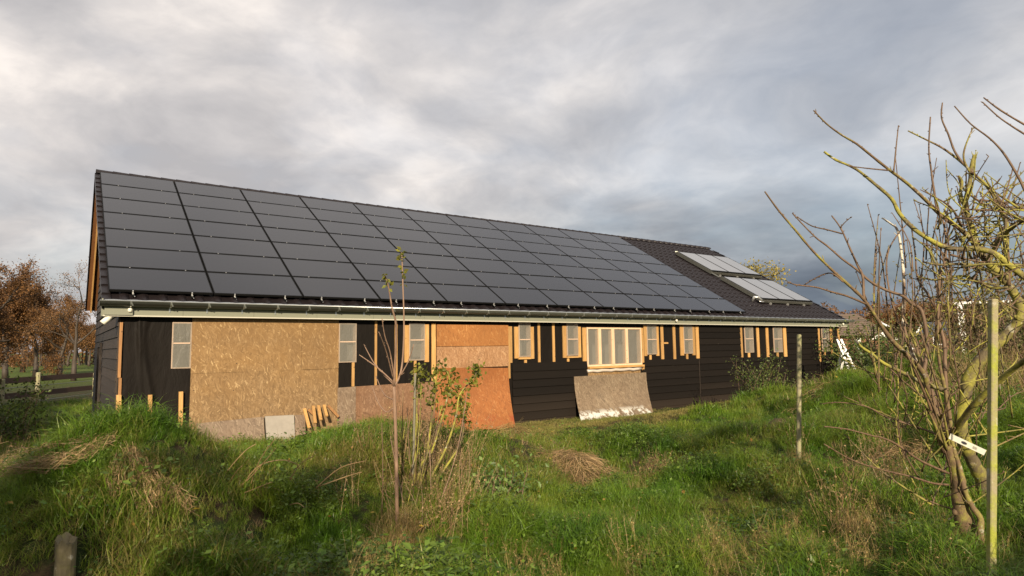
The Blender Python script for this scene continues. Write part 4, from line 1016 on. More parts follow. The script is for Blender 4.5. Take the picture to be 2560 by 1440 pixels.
# broken stump of a post bottom left
a = at(166, 1350, 4.3); g0 = at(158, 1500, 4.3); s = MB(); n = 14; rows = []
for i in range(7):
    p = g0.lerp(a, i/6)
    for k in range(n):
        an = 2*math.pi*k/n; r_ = .062*(1+.08*mnoise.noise((k*.8, i*.7, 1))) * (0.72 if k == 3 else 1)
        top_j = (i == 6)*(random.random()*.05-.02 + (.045 if k in (5,6,7) else 0))
        s.v.append(tuple(p + rt*math.cos(an)*r_ + Vector((fw.x, fw.y, 0)).normalized()*math.sin(an)*r_ + Vector((0,0,top_j))))
for i in range(6):
    for k in range(n): q = i*n; s.f.append((q+k, q+(k+1) % n, q+n+(k+1) % n, q+n+k)); s.m.append(0)
c = len(s.v); s.v.append(tuple(a-Vector((0,0,.05))))
for k in range(n): s.f.append((6*n+k, 6*n+(k+1) % n, c)); s.m.append(0)
o_ = s.build('broken_post', m_lichen('rotten_grey_wood', (0.10,.085,.05), (.20,.17,.10), (0.17,.17,.05), .45, .65)); o_['label'] = 'rotten split stump of a wooden post in the bottom left corner'; o_['category'] = 'post'

# ---------------------------------------------------------------- young pear sapling with bare leaders
random.seed(31)
sap = thing('sapling', 'slender bare sapling with a few green leaves at its two tips, standing before the barn', 'sapling')
SD = 6.1
def _knots(s, path):
    for (p, r) in path[::2]:
        if r > .012 and random.random() < .5:
            d = rv().normalized(); s.tube([p, p+d*r*1.05, p+d*r*1.3], [r*.55, r*.38, r*.12], 6)
def branch(parent, pts, w0, w1, d0, d1, mat, dens=8, lmin=.02, lmax=.10, per=4, twig_r=.0034, name='branch', jit=.0, scale_w=None):
    P = []; n = len(pts)
    for i, (u, v) in enumerate(pts):
        f = i/(n-1); d = d0+(d1-d0)*f; w = (w0+(w1-w0)*f)
        P.append((at(u, v, d), max(w/2*d/F_PX, .0012)))
    path = smooth_poly(P, per); s = MB(); s.tube([p for p, _ in path], [r*(1+(.28 if w0 > 12 else .14)*mnoise.noise((i*.9, pts[0][0]*.37, 0))) for i, (_, r) in enumerate(path)], 8 if w0 > 12 else 6 if w0 > 5 else 5)
    if w0 > 14: _knots(s, path)
    if dens: twigs(s, path, dens, lmin, lmax, twig_r)
    o_ = s.build(name, mat, parent, smooth=True); return path
gs_ = ground_hit(992, 1262)
tp_ = branch(sap, [(993,1330),(992,1254),(990,1107),(985,966)], 12, 8, SD+.05, SD, BARK_S, 6, .01, .04, name='trunk')
l1 = branch(sap, [(985,966),(989,880),(990,811),(980,769),(971,716),(962,688)], 7, 3, SD, SD-.15, BARK_S, 10, .01, .03)
l2 = branch(sap, [(985,966),(997,945),(1006,905),(1010,811),(1007,705),(1004.6,632)], 6, 3, SD, SD+.2, BARK_S, 10, .01, .03)
for pts in ([(983,955),(945,920),(898,887)], [(984,950),(966,880),(948,832)], [(986,945),(975,880),(962,840),(955,795)], [(983,960),(940,915),(911,864)], [(984,1020),(965,1030),(945,1005),(930,965)], [(1000,940),(1020,905),(1035,860)], [(986,1000),(960,985),(940,940)]):
    branch(sap, pts, 4, 2, SD, SD+random.uniform(-.4,.4), BARK_S, 9, .01, .05)
s = MB()
for path, n in ((l1, 16), (l2, 30)):
    for _ in range(n):
        k = len(path)-1-int(random.random()**1.5*5); p = path[k][0]; leaf(s, p+rv(.012), rv()+Vector((0,0,-.3)), random.uniform(.04,.07))
s.build('leaves', LEAFG, sap)
# leafy shrub right of the sapling
shr = thing('shrub', 'straggly shrub with clusters of yellow-green leaves above brown stems', 'shrub')
random.seed(77)
lf = MB()
for (pts, cl_) in (([(1034,1290),(1036,1180),(1040,1060),(1045,960),(1052,925)], 1), ([(1036,1290),(1050,1170),(1079,1130),(1104,1048),(1125,964),(1118,930)], 1), ([(1040,1290),(1075,1200),(1115,1120),(1140,1040),(1150,985),(1185,945),(1192,920)], 1),
                  ([(1030,1280),(1060,1180),(1075,1080),(1085,990),(1095,915)], 1), ([(1045,1290),(1100,1190),(1150,1110),(1160,1040),(1150,1000)], 1)):
    path = branch(shr, pts, 7, 3, 6.9, 6.9+random.uniform(-.3,.5), BARK_L, 6, .02, .12)
    m0 = int(len(path)*.66)
    for _ in range(120):
        k = random.randint(m0, len(path)-1); leaf(lf, path[k][0]+rv(.045), rv()+Vector((0,0,-.6)), random.uniform(.035,.075))
lf.build('leaves', LEAFG, shr)
for k in range(26):
    u0 = random.gauss(1025, 45); u1 = u0+random.gauss(25, 60); h_ = random.uniform(120, 330); pts = [(u0, 1290), ((u0+u1)/2+random.gauss(0,8), 1290-h_*.5), (u1, 1290-h_)]
    branch(shr, pts, random.uniform(2.5,4.5), 1.6, random.uniform(6.3,7.4), random.uniform(6.3,7.6), random.choice((BARK_S, BARK_R, BARK_L, STRAW)), 5, .02, .12, per=3, name='stem')

# ---------------------------------------------------------------- fruit trees on the right
random.seed(55)
fa = thing('fruit_tree', 'bare many-stemmed fruit tree with brown bark and a white label, right foreground', 'tree')
branch(fa, [(2455,1560),(2448,1440),(2425,1350),(2402,1270),(2395,1200),(2378,1140),(2366,1112)], 56, 22, 4.5, 4.45, BARK_A, 4, .02, .1, name='trunk')
branch(fa, [(2455,1420),(2450,1330),(2451,1297),(2430,1266),(2411,1223),(2398,1166),(2382,1115),(2376,1055),(2365,984),(2350,916),(2344,852),(2346,800)], 17, 5, 4.35, 4.5, BARK_A, 5)
branch(fa, [(2366,1115),(2345,1060),(2320,969),(2309,935),(2288,908),(2263,883),(2238,860),(2213,829),(2188,790),(2159,748),(2120,711),(2079,674),(2030,625),(1989,576),(1947,527),(1912,479)], 15, 3.5, 4.45, 3.9, BARK_A, 7, .01, .07)
branch(fa, [(2312,940),(2300,900),(2285,850),(2262,800),(2245,770)], 9, 4, 4.4, 4.7, BARK_A, 8, .02, .2)
branch(fa, [(2188,790),(2165,760),(2159,737),(2157,692),(2142,659),(2120,610),(2101,569),(2079,539)], 8, 3, 4.15, 4.5, BARK_R, 7, .01, .1)
branch(fa, [(2101,569),(2112,556),(2126,544)], 3, 2, 4.4, 4.35, BARK_R, 5, .01, .04)
branch(fa, [(2105,584),(2067,574),(2030,565),(1996,544)], 4, 2.5, 4.4, 4.2, BARK_R, 7, .01, .05)
branch(fa, [(2309,935),(2318,860),(2305,779),(2280,760),(2257,740),(2217,726),(2176,704),(2142,674),(2105,647),(2067,614),(2041,595),(2007,561),(1981,533)], 10, 3, 4.4, 5.0, BARK_R, 7, .01, .08)
branch(fa, [(2165,760),(2120,741),(2080,730),(2040,718),(1990,712),(1969,704)], 6, 2.5, 4.1, 3.8, BARK_R, 8, .01, .07)
branch(fa, [(2108,705),(2078,683),(2045,692),(2008,714)], 4, 2.5, 4.0, 4.2, BARK_R, 6, .01, .05)
branch(fa, [(2359,975),(2309,958),(2278,943),(2247,927),(2209,908),(2180,885),(2151,865),(2130,838)], 12, 5, 4.4, 4.9, BARK_L, 9, .02, .12)
branch(fa, [(2387,1080),(2410,1044),(2444,1002),(2492,957),(2537,920),(2575,892),(2640,850)], 16, 12, 4.4, 3.6, BARK_L, 5, .02, .15)
branch(fa, [(2372,1110),(2370,1047),(2363,935),(2361,860),(2346,792),(2350,687),(2361,661),(2365,597),(2357,550)], 12, 4, 4.5, 4.9, BARK_R, 9, .02, .2)
branch(fa, [(2352,800),(2342,777),(2320,736),(2294,695),(2288,635),(2279,571)], 7, 3, 4.7, 5.1, BARK_R, 8, .02, .2)
branch(fa, [(2290,905),(2271,860),(2258,804),(2260,729),(2256,654),(2245,579),(2228,560),(2205,545)], 10, 4, 4.7, 5.2, m_lichen('pale_flaking_bark', (0.10,.06,.04), (.2,.14,.09), (.55,.50,.40), .42, .5), 9, .01, .1)
branch(fa, [(2271,865),(2245,800),(2226,740),(2216,672),(2222,625),(2245,585),(2268,560)], 5, 3, 4.6, 4.9, BARK_R, 6, .02, .1)
branch(fa, [(2371,1183),(2300,1151),(2240,1110),(2200,1093),(2183,1090),(2117,1073),(2060,1066)], 7, 2.5, 4.3, 3.9, BARK_R, 4, .02, .1)
branch(fa, [(2371,1212),(2332,1208),(2279,1192),(2200,1173),(2130,1150),(2060,1110)], 6, 2.5, 4.3, 3.9, BARK_R, 4, .02, .15)
branch(fa, [(2350,1090),(2300,1070),(2216,1043),(2167,1017),(2100,1006),(2050,1010)], 5, 2, 4.4, 4.9, BARK_R, 4, .02, .12)
for _ in range(26):
    u0 = random.uniform(2290, 2480); v0 = random.uniform(1000, 1330); du = random.gauss(20, 110); dv = -random.uniform(20, 260)
    branch(fa, [(u0, v0), (u0+du*.5+random.gauss(0,12), v0+dv*.45), (u0+du, v0+dv)], random.uniform(3, 6), 2, 4.5, random.uniform(4.0, 5.2), random.choice((BARK_A, BARK_R, BARK_L)), 6, .02, .14)
for k in range(9):
    u0 = 2366+random.gauss(0, 8); u1 = random.uniform(2255, 2345); h_ = random.uniform(160, 330)
    branch(fa, [(u0, 1130), ((u0*1.3+u1*.7)/2, 1130-h_*.45), (u1, 1130-h_)], random.uniform(6, 10), 3, 4.45, 4.45+random.gauss(0, .35), random.choice((BARK_R, BARK_A)), 8, .01, .08)
fb_ = thing('fruit_tree', 'old fruit tree with thick yellow-lichened boughs behind the green stake', 'tree')
branch(fb_, [(2460,1560),(2455,1440),(2453,1350),(2459,1218),(2440,1170),(2419,1126),(2404,1080),(2402,1040),(2410,1002),(2417,961),(2434,922),(2465,884),(2502,850),(2536,816),(2550,795)], 36, 24, 5.3, 4.9, BARK_L, 4, .02, .1, name='trunk')
branch(fb_, [(2550,800),(2552,775),(2541,745),(2522,714),(2496,684),(2470,657),(2451,631),(2440,605),(2429,567),(2420,539),(2412,512),(2424,460),(2431,407),(2436,388)], 24, 8, 4.9, 5.0, BARK_L, 18, .02, .16)
branch(fb_, [(2640,740),(2590,708),(2560,691),(2515,657),(2485,633),(2443,621),(2405,623),(2360,617),(2311,591),(2277,565),(2247,531),(2229,497),(2187,460),(2139,422),(2090,400),(2060,379)], 18, 5, 4.4, 4.7, BARK_L, 9, .01, .07)
branch(fb_, [(2440,612),(2405,576),(2364,546),(2349,535),(2311,497),(2270,460),(2225,426),(2187,396),(2142,360),(2105,338),(2067,310),(2034,276)], 12, 3, 4.9, 4.4, BARK_A, 8, .01, .09)
branch(fb_, [(2234,432),(2240,370),(2246,314)], 4, 2.5, 4.6, 4.7, BARK_R, 7, .005, .03)
branch(fb_, [(2221,426),(2170,421),(2120,415)], 4, 2.5, 4.6, 4.5, BARK_R, 7, .005, .03)
branch(fb_, [(2522,714),(2517,620),(2517,560),(2495,512),(2469,467),(2442,441),(2397,400),(2356,370),(2319,351),(2270,327)], 11, 3, 4.9, 5.0, BARK_A, 8, .01, .1)
branch(fb_, [(2408,410),(2386,377),(2371,336),(2354,295),(2356,257)], 6, 3, 4.9, 5.1, BARK_R, 8, .01, .06)
branch(fb_, [(2404,575),(2349,535),(2335,475),(2328,426),(2322,370),(2326,293)], 7, 3, 4.7, 4.9, BARK_R, 9, .01, .1)
branch(fb_, [(2600,520),(2570,490),(2551,452),(2525,407),(2502,374),(2472,344),(2427,310),(2386,265)], 8, 3, 4.2, 4.5, BARK_R, 8, .005, .03)
branch(fb_, [(2600,370),(2574,344),(2532,317),(2495,291),(2456,255)], 6, 3, 4.2, 4.5, BARK_R, 9, .005, .03)
branch(fb_, [(2620,340),(2566,314),(2502,276),(2459,244)], 6, 3, 4.3, 4.6, BARK_R, 9, .005, .03)
branch(fb_, [(2424,430),(2410,400),(2412,370),(2432,320)], 6, 3, 4.9, 4.9, BARK_A, 8, .01, .08)
branch(fb_, [(2412,515),(2400,490),(2405,455),(2396,440)], 9, 6, 5.0, 5.0, BARK_L, 25, .01, .06)
branch(fb_, [(2470,655),(2500,600),(2540,560),(2600,530)], 14, 10, 4.9, 4.4, BARK_L, 9, .02, .15)
branch(fb_, [(2517,700),(2515,640),(2512,600),(2514,550),(2500,510),(2460,440)], 9, 4, 4.6, 4.8, BARK_L, 9, .02, .12)
branch(fb_, [(2500,690),(2450,668),(2400,660),(2350,662),(2310,655)], 11, 4, 4.9, 4.5, BARK_L, 12, .01, .1)
branch(fb_, [(2520,718),(2480,720),(2440,700),(2400,690),(2340,700),(2290,690)], 8, 4, 4.8, 5.2, BARK_L, 12, .01, .1)
for _ in range(120):
    u0 = random.uniform(2340, 2600); v0 = random.uniform(500, 730); a_ = random.uniform(-2.6, .3); ln = random.uniform(60, 190)
    du = math.cos(a_)*ln; dv = math.sin(a_)*ln*.8; d_ = random.uniform(4.4, 5.2)
    branch(fb_, [(u0, v0), (u0+du*.5+random.gauss(0,12), v0+dv*.5+random.gauss(0,9)), (u0+du, v0+dv)], random.uniform(3, 6.5), 2, d_, d_+random.uniform(-.4,.4), random.choice((BARK_L, BARK_R, BARK_L)), 9, .01, .12)
for _ in range(150):
    u0 = random.uniform(2190, 2600); v0 = random.uniform(640, 1130); a_ = random.gauss(-1.5, .75); ln = random.uniform(60, 210)
    du = math.cos(a_)*ln; dv = math.sin(a_)*ln; d_ = random.uniform(4.2, 6.5)
    if u0 < 2300 and v0 < 900 and random.random() < .75: continue
    branch(fb_ if u0 > 2420 else fa, [(u0, v0), (u0+du*.5+random.gauss(0,14), v0+dv*.5+random.gauss(0,9)), (u0+du, v0+dv)], random.uniform(2.6, 4.5), 1.8, d_, d_+random.uniform(-.4,.4), random.choice((BARK_L, BARK_R, BARK_A)), 7, .01, .10, per=3, name='twig')
for _ in range(44):
    u0 = random.uniform(2180, 2470); v0 = random.uniform(640, 1000); ln = random.uniform(110, 300); du = random.gauss(-10, 35); d_ = random.uniform(4.2, 5.6)
    if u0 < 2260: v0 = max(v0, 800)
    branch(fa, [(u0, v0), (u0+du*.4+random.gauss(0,7), v0-ln*.5), (u0+du, v0-ln)], random.uniform(3, 5), 1.8, d_, d_+random.uniform(-.3,.3), random.choice((BARK_R, BARK_A, BARK_R)), 12, .01, .06, per=3, name='twig')
# white plant label tied to the tree
tg = thing('plant_label', 'white plastic strip label with a dark oval mark tied to the fruit tree', 'label')
A = at(2374, 1090, 4.2); B = at(2463, 1132, 4.05); s = MB(); s.beam(A, B, .038, .0015, side=tuple(upv)); s.build('strip', m_simple('white_label_plastic', (0.80, 0.78, 0.66), .35, var=.06), tg)
dr = (B-A).normalized(); nrm = dr.cross(upv).normalized(); nrm = nrm if nrm.dot(-fw) > 0 else -nrm; sd = nrm.cross(dr); c = A.lerp(B, .42)+nrm*.002
s = MB(); s.add([c+dr*math.cos(k*.5236)*.017+sd*math.sin(k*.5236)*.009 for k in range(12)], [tuple(range(12))]); s.build('printed_oval', m_simple('grey_print', (0.05,.05,.06), .5), tg)
s = MB(); c2 = A.lerp(B, .72)+nrm*.002
for q in range(3): s.add([c2+dr*i*.012+sd*(j*.0016+.006-q*.006) for i, j in ((-1,-1),(1,-1),(1,1),(-1,1))], [(0,1,2,3)])
s.build('faint_print', m_simple('faded_print', (0.40,.36,.28), .5), tg)
s = MB(); q = A.lerp(B, .1); s.tube([q+nrm*.005+upv*.03, q+nrm*.006, q-upv*.01+nrm*.006, q-rt*.03-upv*.015-nrm*.03], .0018, 5); s.build('tie', m_simple('tie_wire', (.08,.08,.07), .5), tg)

# ---------------------------------------------------------------- straw heaps and bent stalks
def straw_heap(label, c, rx, ry, rzh, n, seed, mode='dome', mat=None, name='straw_heap'):
    random.seed(seed); s = MB()
    for _ in range(n):
        a_ = random.uniform(0, 6.283); r_ = random.random()**.6; x = c[0]+math.cos(a_)*r_*rx; y = c[1]+math.sin(a_)*r_*ry; h_ = rzh*(1-r_*r_)*random.uniform(.5, 1.05)
        L = random.uniform(.12, .38); d = Vector((math.cos(a_)*rx, math.sin(a_)*ry, 0)).normalized()*random.uniform(.4,1.2)+Vector((random.gauss(0,.6), random.gauss(0,.6), random.gauss(0, .12)))
        d.normalize(); p = Vector((x, y, gz0(x, y)+h_)); pts = [p.copy()]
        for i in range(3):
            d = (d+Vector((0,0,-.22))+rv(.12)).normalized(); p = p+d*L/3; p.z = max(p.z, gz0(p.x, p.y)+.02); pts.append(p.copy())
        s.ribbon(pts, random.uniform(.003, .006), rv().normalized(), taper=False)
    o_ = s.build(name, mat or STRAW); o_['label'] = label; o_['category'] = 'straw'; o_['group'] = 'clumps of dead straw in the grass'; return o_
_gc = {}
def gz0(x, y):
    k = (round(x*12), round(y*12))
    if k not in _gc: _gc[k] = gz(k[0]/12, k[1]/12)
    return _gc[k]
p = ground_hit(1450, 1185); straw_heap('domed heap of dead straw in the middle of the lawn', (p.x, p.y), .55, .46, .29, 2600, 1)
p = ground_hit(1280, 1095); straw_heap('small dark brown clump of uprooted roots left of the straw heap', (p.x, p.y), .35, .35, .30, 900, 2, mat=WEED)
p = ground_hit(2070, 975); straw_heap('thin patch of dead grass high on the right bank', (p.x, p.y), .7, .5, .10, 420, 3)
p = ground_hit(2260, 1160); straw_heap('patch of withered brown grass left of the fruit tree', (p.x, p.y), .42, .42, .22, 600, 4)
# swept straw over the left mound: strands follow given paths over the ground
def sweep(label, paths, n, seed, spread, wid=.004, mat=None, lift=.06):
    random.seed(seed); s = MB()
    for _ in range(n):
        P = random.choice(paths); f0 = random.uniform(0, .75); f1 = min(1, f0+random.uniform(.2, .6)); off = random.gauss(0, spread); off2 = random.gauss(0, spread*.5)
        pts = []
        for i in range(6):
            f = (f0+(f1-f0)*i/5)*(len(P)-1); k = min(int(f), len(P)-2); q = P[k].lerp(P[k+1], f-k); d = (P[k+1]-P[k]).normalized(); sd = Vector((-d.y, d.x, 0)); sd = sd.normalized() if sd.length > 1e-3 else Vector((1,0,0))
            pts.append(q+sd*off*(1+.9*f/len(P))+Vector((random.gauss(0,.012),random.gauss(0,.012),lift*random.uniform(.3,1.3)+off2*.4+random.gauss(0,.008))))
        s.ribbon(pts, wid*random.uniform(.6,1.3), (Vector((0,0,1))+rv(.5)).normalized(), taper=False)
    o_ = s.build('straw_heap', mat or STRAW); o_['label'] = label; o_['category'] = 'straw'; o_['group'] = 'clumps of dead straw in the grass'
def gpath(uv): return [ground_hit(u, v) for u, v in uv]
sweep('long straw combed down the left side of the mound', [gpath([(300,1118),(240,1135),(180,1160),(90,1178),(0,1190)]), gpath([(280,1125),(200,1160),(120,1185),(20,1195)]), gpath([(300,1115),(200,1130),(110,1150),(0,1170)])], 620, 5, .06, wid=.0035, lift=.09)
sweep('straw hanging down the front of the mound like a tail', [gpath([(310,1150),(330,1200),(350,1260),(375,1330)]), gpath([(320,1150),(355,1210),(385,1260),(400,1310)]), gpath([(320,1160),(400,1240),(480,1320)]), gpath([(300,1170),(290,1230),(280,1300)])], 420, 6, .024, wid=.0035, mat=STRAW, lift=.15)
# bent long dry stalks left of centre
random.seed(8)
bs = thing('dry_stalks', 'loose spray of long bent straw stalks over the dark hollow left of centre', 'stalks')
for pts in ([(515,1245),(600,1215),(665,1150),(690,1120)], [(505,1260),(580,1225),(640,1218),(690,1222),(715,1240),(724,1252)], [(540,1250),(600,1262),(640,1290),(648,1312)], [(590,1240),(640,1170),(700,1150),(740,1160),(745,1170)], [(500,1275),(590,1240),(680,1205)], [(560,1225),(590,1180),(605,1165)],
            [(580,1235),(640,1260),(665,1290)], [(620,1230),(650,1150),(690,1095)], [(540,1245),(560,1190),(610,1130),(640,1110)], [(790,1220),(850,1170),(915,1152)], [(800,1215),(870,1190),(905,1180)], [(725,1200),(750,1160),(785,1140)], [(725,1262),(745,1258),(760,1268)], [(590,1262),(600,1225),(585,1200)]):
    branch(bs, pts, 3.2, 1.8, 6.0, 6.0+random.uniform(-.3,.3), STRAW, 0, name='stalk')

# ---------------------------------------------------------------- grass and ground cover (instanced tufts)
hidden = bpy.data.collections.new('tuft_sources')
def tuft(name, nb, rad_, h0, h1, w, mat, lean=.5, seed=0, seg=3, curl=.5, flat=0.0):
    random.seed(seed); s = MB()
    for _ in range(nb):
        a_ = random.uniform(0, 6.283); r_ = rad_*math.sqrt(random.random()); p = Vector((math.cos(a_)*r_, math.sin(a_)*r_, -.02)); h_ = random.uniform(h0, h1)
        d = Vector((random.gauss(0, lean*.5), random.gauss(0, lean*.5), 1)).normalized(); bd = Vector((random.gauss(0,1), random.gauss(0,1), 0)).normalized()
        pts = [p.copy()]
        for i in range(seg): d = (d+bd*curl*(i+.5)/seg+Vector((0,0,-curl*.5*i/seg))).normalized(); p = p+d*h_/seg; pts.append(p.copy())
        sd = Vector((-bd.y, bd.x, 0))+rv(.25); s.ribbon(pts, w*random.uniform(.7,1.3), sd.normalized())
    o_ = bpy.data.objects.new(name, s.mesh(name, mat)); hidden.objects.link(o_)
def herb(name, n, rad_, h_, size, mat, seed):
    random.seed(seed); s = MB()
    for _ in range(n):
        p = Vector((random.gauss(0, rad_*.5), random.gauss(0, rad_*.5), random.uniform(.02, h_))); leaf(s, p, Vector((random.gauss(0,1), random.gauss(0,1), .3)), size*random.uniform(.5,1.2), Vector((random.gauss(0,.4), random.gauss(0,.4), 1)))
    o_ = bpy.data.objects.new(name, s.mesh(name, mat)); hidden.objects.link(o_)
def stalks(name, n, rad_, h0, h1, mat, seed, heads=True):
    random.seed(seed); s = MB()
    for _ in range(n):
        p = Vector((random.gauss(0, rad_*.5), random.gauss(0, rad_*.5), -.02)); d = Vector((random.gauss(0,.22), random.gauss(0,.22), 1)).normalized(); h_ = random.uniform(h0, h1); pts = [p.copy()]
        for i in range(4): d = (d+rv(.07)).normalized(); p = p+d*h_/4; pts.append(p.copy())
        s.tube(pts, [.0022,.002,.0018,.0015,.001], 3)
        for q in range(5 if heads else 2):
            k = random.uniform(1.5, 3.99); b_ = pts[int(k)].lerp(pts[int(k)+1], k % 1); dd = (rv()+Vector((0,0,.5))).normalized()
            if random.random() < .5: s.tube([b_, b_+dd*random.uniform(.03,.09)], [.0013, .001], 3)
            if heads: leaf(s, b_+rv(.008), dd, random.uniform(.012,.03))
    o_ = bpy.data.objects.new(name, s.mesh(name, mat)); hidden.objects.link(o_)
for k in range(5): tuft('tuft_0%d' % k, 46, .13, .10, .26, .0062, GRASS, .7, 100+k, 4, .55)          # 0-4 green
for k in range(2): tuft('tuft_0%d' % (5+k), 60, .13, .16, .36, .0050, GRASS, 1.0, 110+k, 4, .9)       # 5-6 long lying
for k in range(2): tuft('tuft_0%d' % (7+k), 70, .15, .025, .07, .0055, GRASS_S, .8, 120+k, 2, .4)     # 7-8 mown
tuft('tuft_09', 34, .12, .12, .34, .0040, STRAW, .8, 130, 4, .7)                                     # 9-10 dry tufts
tuft('tuft_10', 40, .14, .10, .40, .0038, WEED, .6, 131, 4, .5)
herb('tuft_11', 60, .17, .20, .032, HERB, 140); herb('tuft_12', 50, .16, .17, .042, HERB, 141)          # 11-12 herbs
stalks('tuft_13', 9, .14, .3, .62, WEED, 150); stalks('tuft_14', 12, .18, .35, .8, STRAW, 151); stalks('tuft_15', 10, .2, .7, 1.3, WEED, 152)   # 13-15 weeds
for k in range(2): tuft('tuft_%d' % (16+k), 40, .22, .14, .34, .013, GRASS, .7, 160+k, 3, .5)           # 16-17 coarse, for far ground
def scatter(name, P, R, Sc, I, **tags):
    me = bpy.data.meshes.new(name); me.from_pydata([tuple(p) for p in P], [], [])
    a = me.attributes.new('rot', 'FLOAT_VECTOR', 'POINT'); a.data.foreach_set('vector', np.array(R, dtype=np.float32).ravel())
    a = me.attributes.new('scl', 'FLOAT', 'POINT'); a.data.foreach_set('value', np.array(Sc, dtype=np.float32))
    a = me.attributes.new('idx', 'INT', 'POINT'); a.data.foreach_set('value', np.array(I, dtype=np.int32))
    o_ = obj(name, me, **tags)
    ng = bpy.data.node_groups.new(name+'_nodes', 'GeometryNodeTree')
    ng.interface.new_socket('Geometry', in_out='INPUT', socket_type='NodeSocketGeometry'); ng.interface.new_socket('Geometry', in_out='OUTPUT', socket_type='NodeSocketGeometry')
    t = NT(ng); gi = t.add('NodeGroupInput'); go_ = t.add('NodeGroupOutput')
    ci = t.add('GeometryNodeCollectionInfo', {'Collection': hidden, 'Separate Children': True, 'Reset Children': True})
    na = lambda n_, ty: [x_ for x_ in t.add('GeometryNodeInputNamedAttribute', {'Name': n_}, data_type=ty).outputs if x_.enabled and x_.name == 'Attribute'][0]
    er = t.add('FunctionNodeEulerToRotation', {0: na('rot', 'FLOAT_VECTOR')})
    ip = t.add('GeometryNodeInstanceOnPoints', {'Points': gi.outputs[0], 'Instance': ci.outputs[0], 'Pick Instance': True, 'Instance Index': na('idx', 'INT'), 'Rotation': er.outputs[0], 'Scale': na('scl', 'FLOAT')})
    t.l.new(ip.outputs[0], go_.inputs[0]); md = o_.modifiers.new('scatter', 'NODES'); md.node_group = ng; return o_
BARE = [(ground_hit(u, v), r_) for (u, v, r_) in ((1290,1105,.45),(1395,1115,.26),(1855,1068,.35),(1950,1065,.30),(1860,1100,.25),(1440,1190,.40),(158,1420,.16),(158,1440,.16))]
rs_ = np.random.RandomState(11)
def sector(n, D0, D1, a0=-16, a1=86, power=1.0):
    D = np.sqrt(rs_.uniform(D0**2, D1**2, n)); A = np.radians(rs_.uniform(a0, a1, n)); return CAM.x+np.sin(A)*D, CAM.y+np.cos(A)*D, D
def ok_mask(x, y, D):
    m_ = ~((x > 0.0) & (x < 24.6) & (y > -0.06) & (y < BW+.2))
    for c_, r_ in BARE: m_ &= ~(((x-c_.x)**2+(y-c_.y)**2 < r_*r_) & (rs_.random_sample(len(x)) < .85))
    return m_
def patch(x, y, s_, seed):    # smooth pseudo-random field 0..1
    r_ = np.random.RandomState(seed); f = 0
    for k in range(6):
        a_ = r_.uniform(0, 6.283); w_ = s_*r_.uniform(.6, 2.2); f = f+np.sin(w_*(x*math.cos(a_)+y*math.sin(a_))+r_.uniform(0, 6.283))
    return f/6*.5+.5
GP, GR2, GS, GI = [], [], [], []; DP, DR, DS, DI = [], [], [], []
for (n, D0, D1, sc) in ((6500, 2.0, 5.5, .90), (12000, 5.5, 9.5, .80), (17000, 9.5, 17, .85), (9000, 17, 30, 1.0)):
    x, y, D = sector(n, D0, D1); m_ = ok_mask(x, y, D); x, y, D = x[m_], y[m_], D[m_]; z = heights(x, y)
    mown = (y > -3.4+.5*np.sin(x)) & (x > 6.3) & (x < 19.5) ; wpx = patch(x, y, .9, 5); lie = patch(x, y, .7, 6) > .58; hb = patch(x, y, 1.3, 7) > .66
    clump = .55+.95*np.clip((patch(x, y, 4.2, 21)-.32)/.36, 0, 1)
    right = np.clip((x-(-.6))*.9-(y+12.8)*.35, 0, 4)/4
    for i in range(len(x)):
        q = rs_.random_sample()
        if mown[i]: k = 7+(q < .5); s_ = sc*rs_.uniform(.8, 1.3)
        elif D[i] > 13 and q < .7: k = 16+(q < .35); s_ = rs_.uniform(.4, .75)
        elif (hb[i] and q < .34) or q < .05: k = 11+(rs_.random_sample() < .5); s_ = sc*rs_.uniform(.7, 1.3)
        elif lie[i] and q < .7: k = 5+(q < .35); s_ = sc*rs_.uniform(.6, 1.1)
        else: k = int(q*4.999); s_ = sc*rs_.uniform(.55, 1.1)
        s_ *= clump[i] if not mown[i] else 1
        if D[i] < 3.2: s_ *= .6
        GP.append((x[i], y[i], z[i])); GR2.append((rs_.normal(0,.22), rs_.normal(0,.22), rs_.uniform(0,6.283))); GS.append(s_); GI.append(k)
scatter('grass', GP, GR2, GS, GI, kind='stuff', label='rough green grass covering the bank and hollows', category='grass')
# dry weeds, mostly lower right and on the right bank
def add_dry(n, us, vs, kinds, sc, D1=None):
    for _ in range(n):
        u = rs_.normal(us[0], us[1]); v = rs_.uniform(vs[0], vs[1]); r = ray(u, v); h_ = math.hypot(r.x, r.y)
        D = rs_.uniform(*D1); x = CAM.x+r.x/h_*D; y = CAM.y+r.y/h_*D
        if x > 0 and x < 24.6 and y > -.3 and y < BW: continue
        DP.append((x, y, gz0(x, y))); DR.append((rs_.normal(0,.18), rs_.normal(0,.18), rs_.uniform(0,6.283))); DS.append(sc*rs_.uniform(.7,1.2)); DI.append(kinds[rs_.randint(len(kinds))])
add_dry(330, (1950, 330), (1200, 1440), (9, 10, 9, 13), .6, (4.2, 6.4))
add_dry(160, (1250, 420), (1200, 1440), (9, 10, 13), .6, (4.2, 6.5))
add_dry(70, (2220, 90), (1000, 1200), (9, 10, 14), .8, (5.5, 9.5))
add_dry(420, (2480, 100), (900, 1100), (14, 15, 10, 13, 14), .6, (10.5, 18))
add_dry(85, (1060, 60), (1100, 1200), (9, 10, 14), 1.0, (6.2, 8.8))
add_dry(60, (990, 25), (1200, 1250), (9, 10), .9, (5.9, 6.5))
add_dry(34, (1992, 16), (1100, 1180), (9, 10), .8, (8.0, 8.9))
add_dry(22, (1640, 30), (1120, 1160), (9, 14), .6, (8.6, 9.6))
add_dry(160, (1500, 700), (1060, 1200), (9, 10), .7, (7, 14))
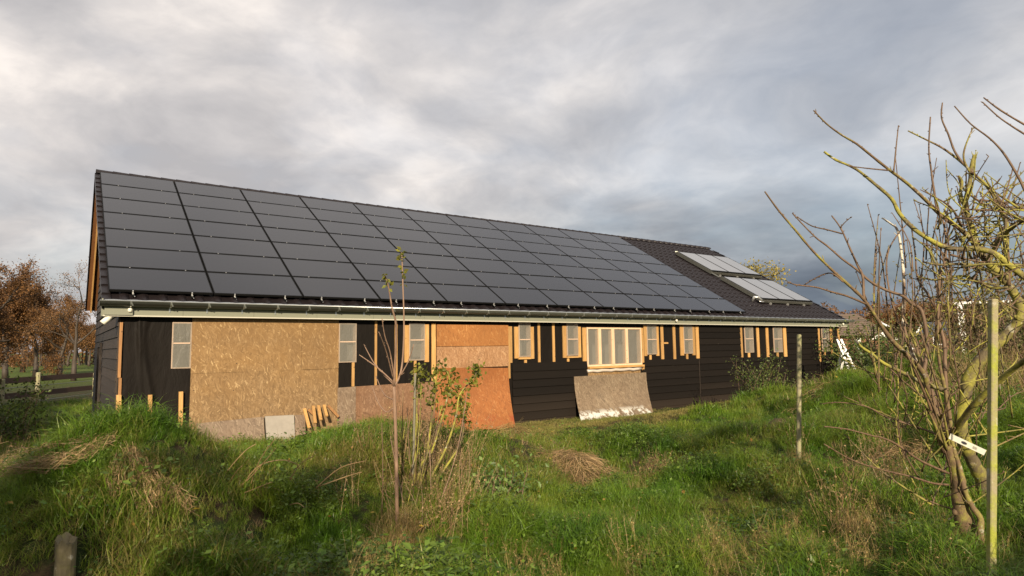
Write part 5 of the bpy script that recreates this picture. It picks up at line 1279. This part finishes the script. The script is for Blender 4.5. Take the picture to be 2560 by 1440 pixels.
add_dry(90, (120, 160), (1000, 1200), (14, 10, 13), .9, (8.5, 15))
scatter('dry_weeds', DP, DR, DS, DI, kind='stuff', label='withered brown stalks and dead grass scattered among the green', category='weeds')
# fallen leaves lying on the grass
random.seed(61); s = MB()
for _ in range(900):
    A_ = rad(random.uniform(-8, 80)); D = random.uniform(3.6, 14); x = CAM.x+math.sin(A_)*D; y = CAM.y+math.cos(A_)*D
    if y > -.3 and x > 0: continue
    leaf(s, Vector((x, y, gz0(x, y)+random.uniform(.03, .16))), Vector((random.gauss(0,1), random.gauss(0,1), random.gauss(0,.3))), random.uniform(.03, .07), Vector((random.gauss(0,.4), random.gauss(0,.4), 1)))
o_ = s.build('fallen_leaves', m_leaf('fallen_leaf', (0.30, 0.24, 0.03), (0.24, 0.11, 0.035), 4, .3)); o_['kind'] = 'stuff'; o_['label'] = 'yellow and brown fallen leaves strewn over the grass'; o_['category'] = 'leaves'
# little heaps of bare earth
random.seed(3)
SOIL = m_simple('crumbly_earth', (0.085, 0.055, 0.034), .95, var=.5, scale=20, bmp=1.0)
for (u, v, r_, h_, lb) in ((1395,1115,.26,.07,'flat patch of bare brown earth above the straw heap'),(1855,1075,.26,.12,'molehill on the green bank left of the round stake'),(1950,1068,.24,.13,'molehill just left of the round stake')):
    p = ground_hit(u, v); s = MB(); n = 22; R = 7
    for j in range(R+1):
        for k in range(n):
            a_ = 2*math.pi*k/n; q = r_*j/R*(1+.25*mnoise.noise((math.cos(a_)*2, math.sin(a_)*2, u))); x = p.x+math.cos(a_)*q; y = p.y+math.sin(a_)*q
            s.v.append((x, y, gz0(x, y)+h_*(1-(j/R)**2)*(.8+.5*mnoise.noise((x*9, y*9, 1)))+.03*mnoise.noise((x*25, y*25, 5))-.01*(j == R)))
    for j in range(R):
        for k in range(n): a_ = j*n+k; b2_ = j*n+(k+1) % n; s.f.append((a_, a_+n, b2_+n, b2_)); s.m.append(0)
    o_ = s.build('molehill', SOIL, smooth=True); o_['label'] = lb; o_['category'] = 'earth heap'; o_['group'] = 'heaps of bare earth'
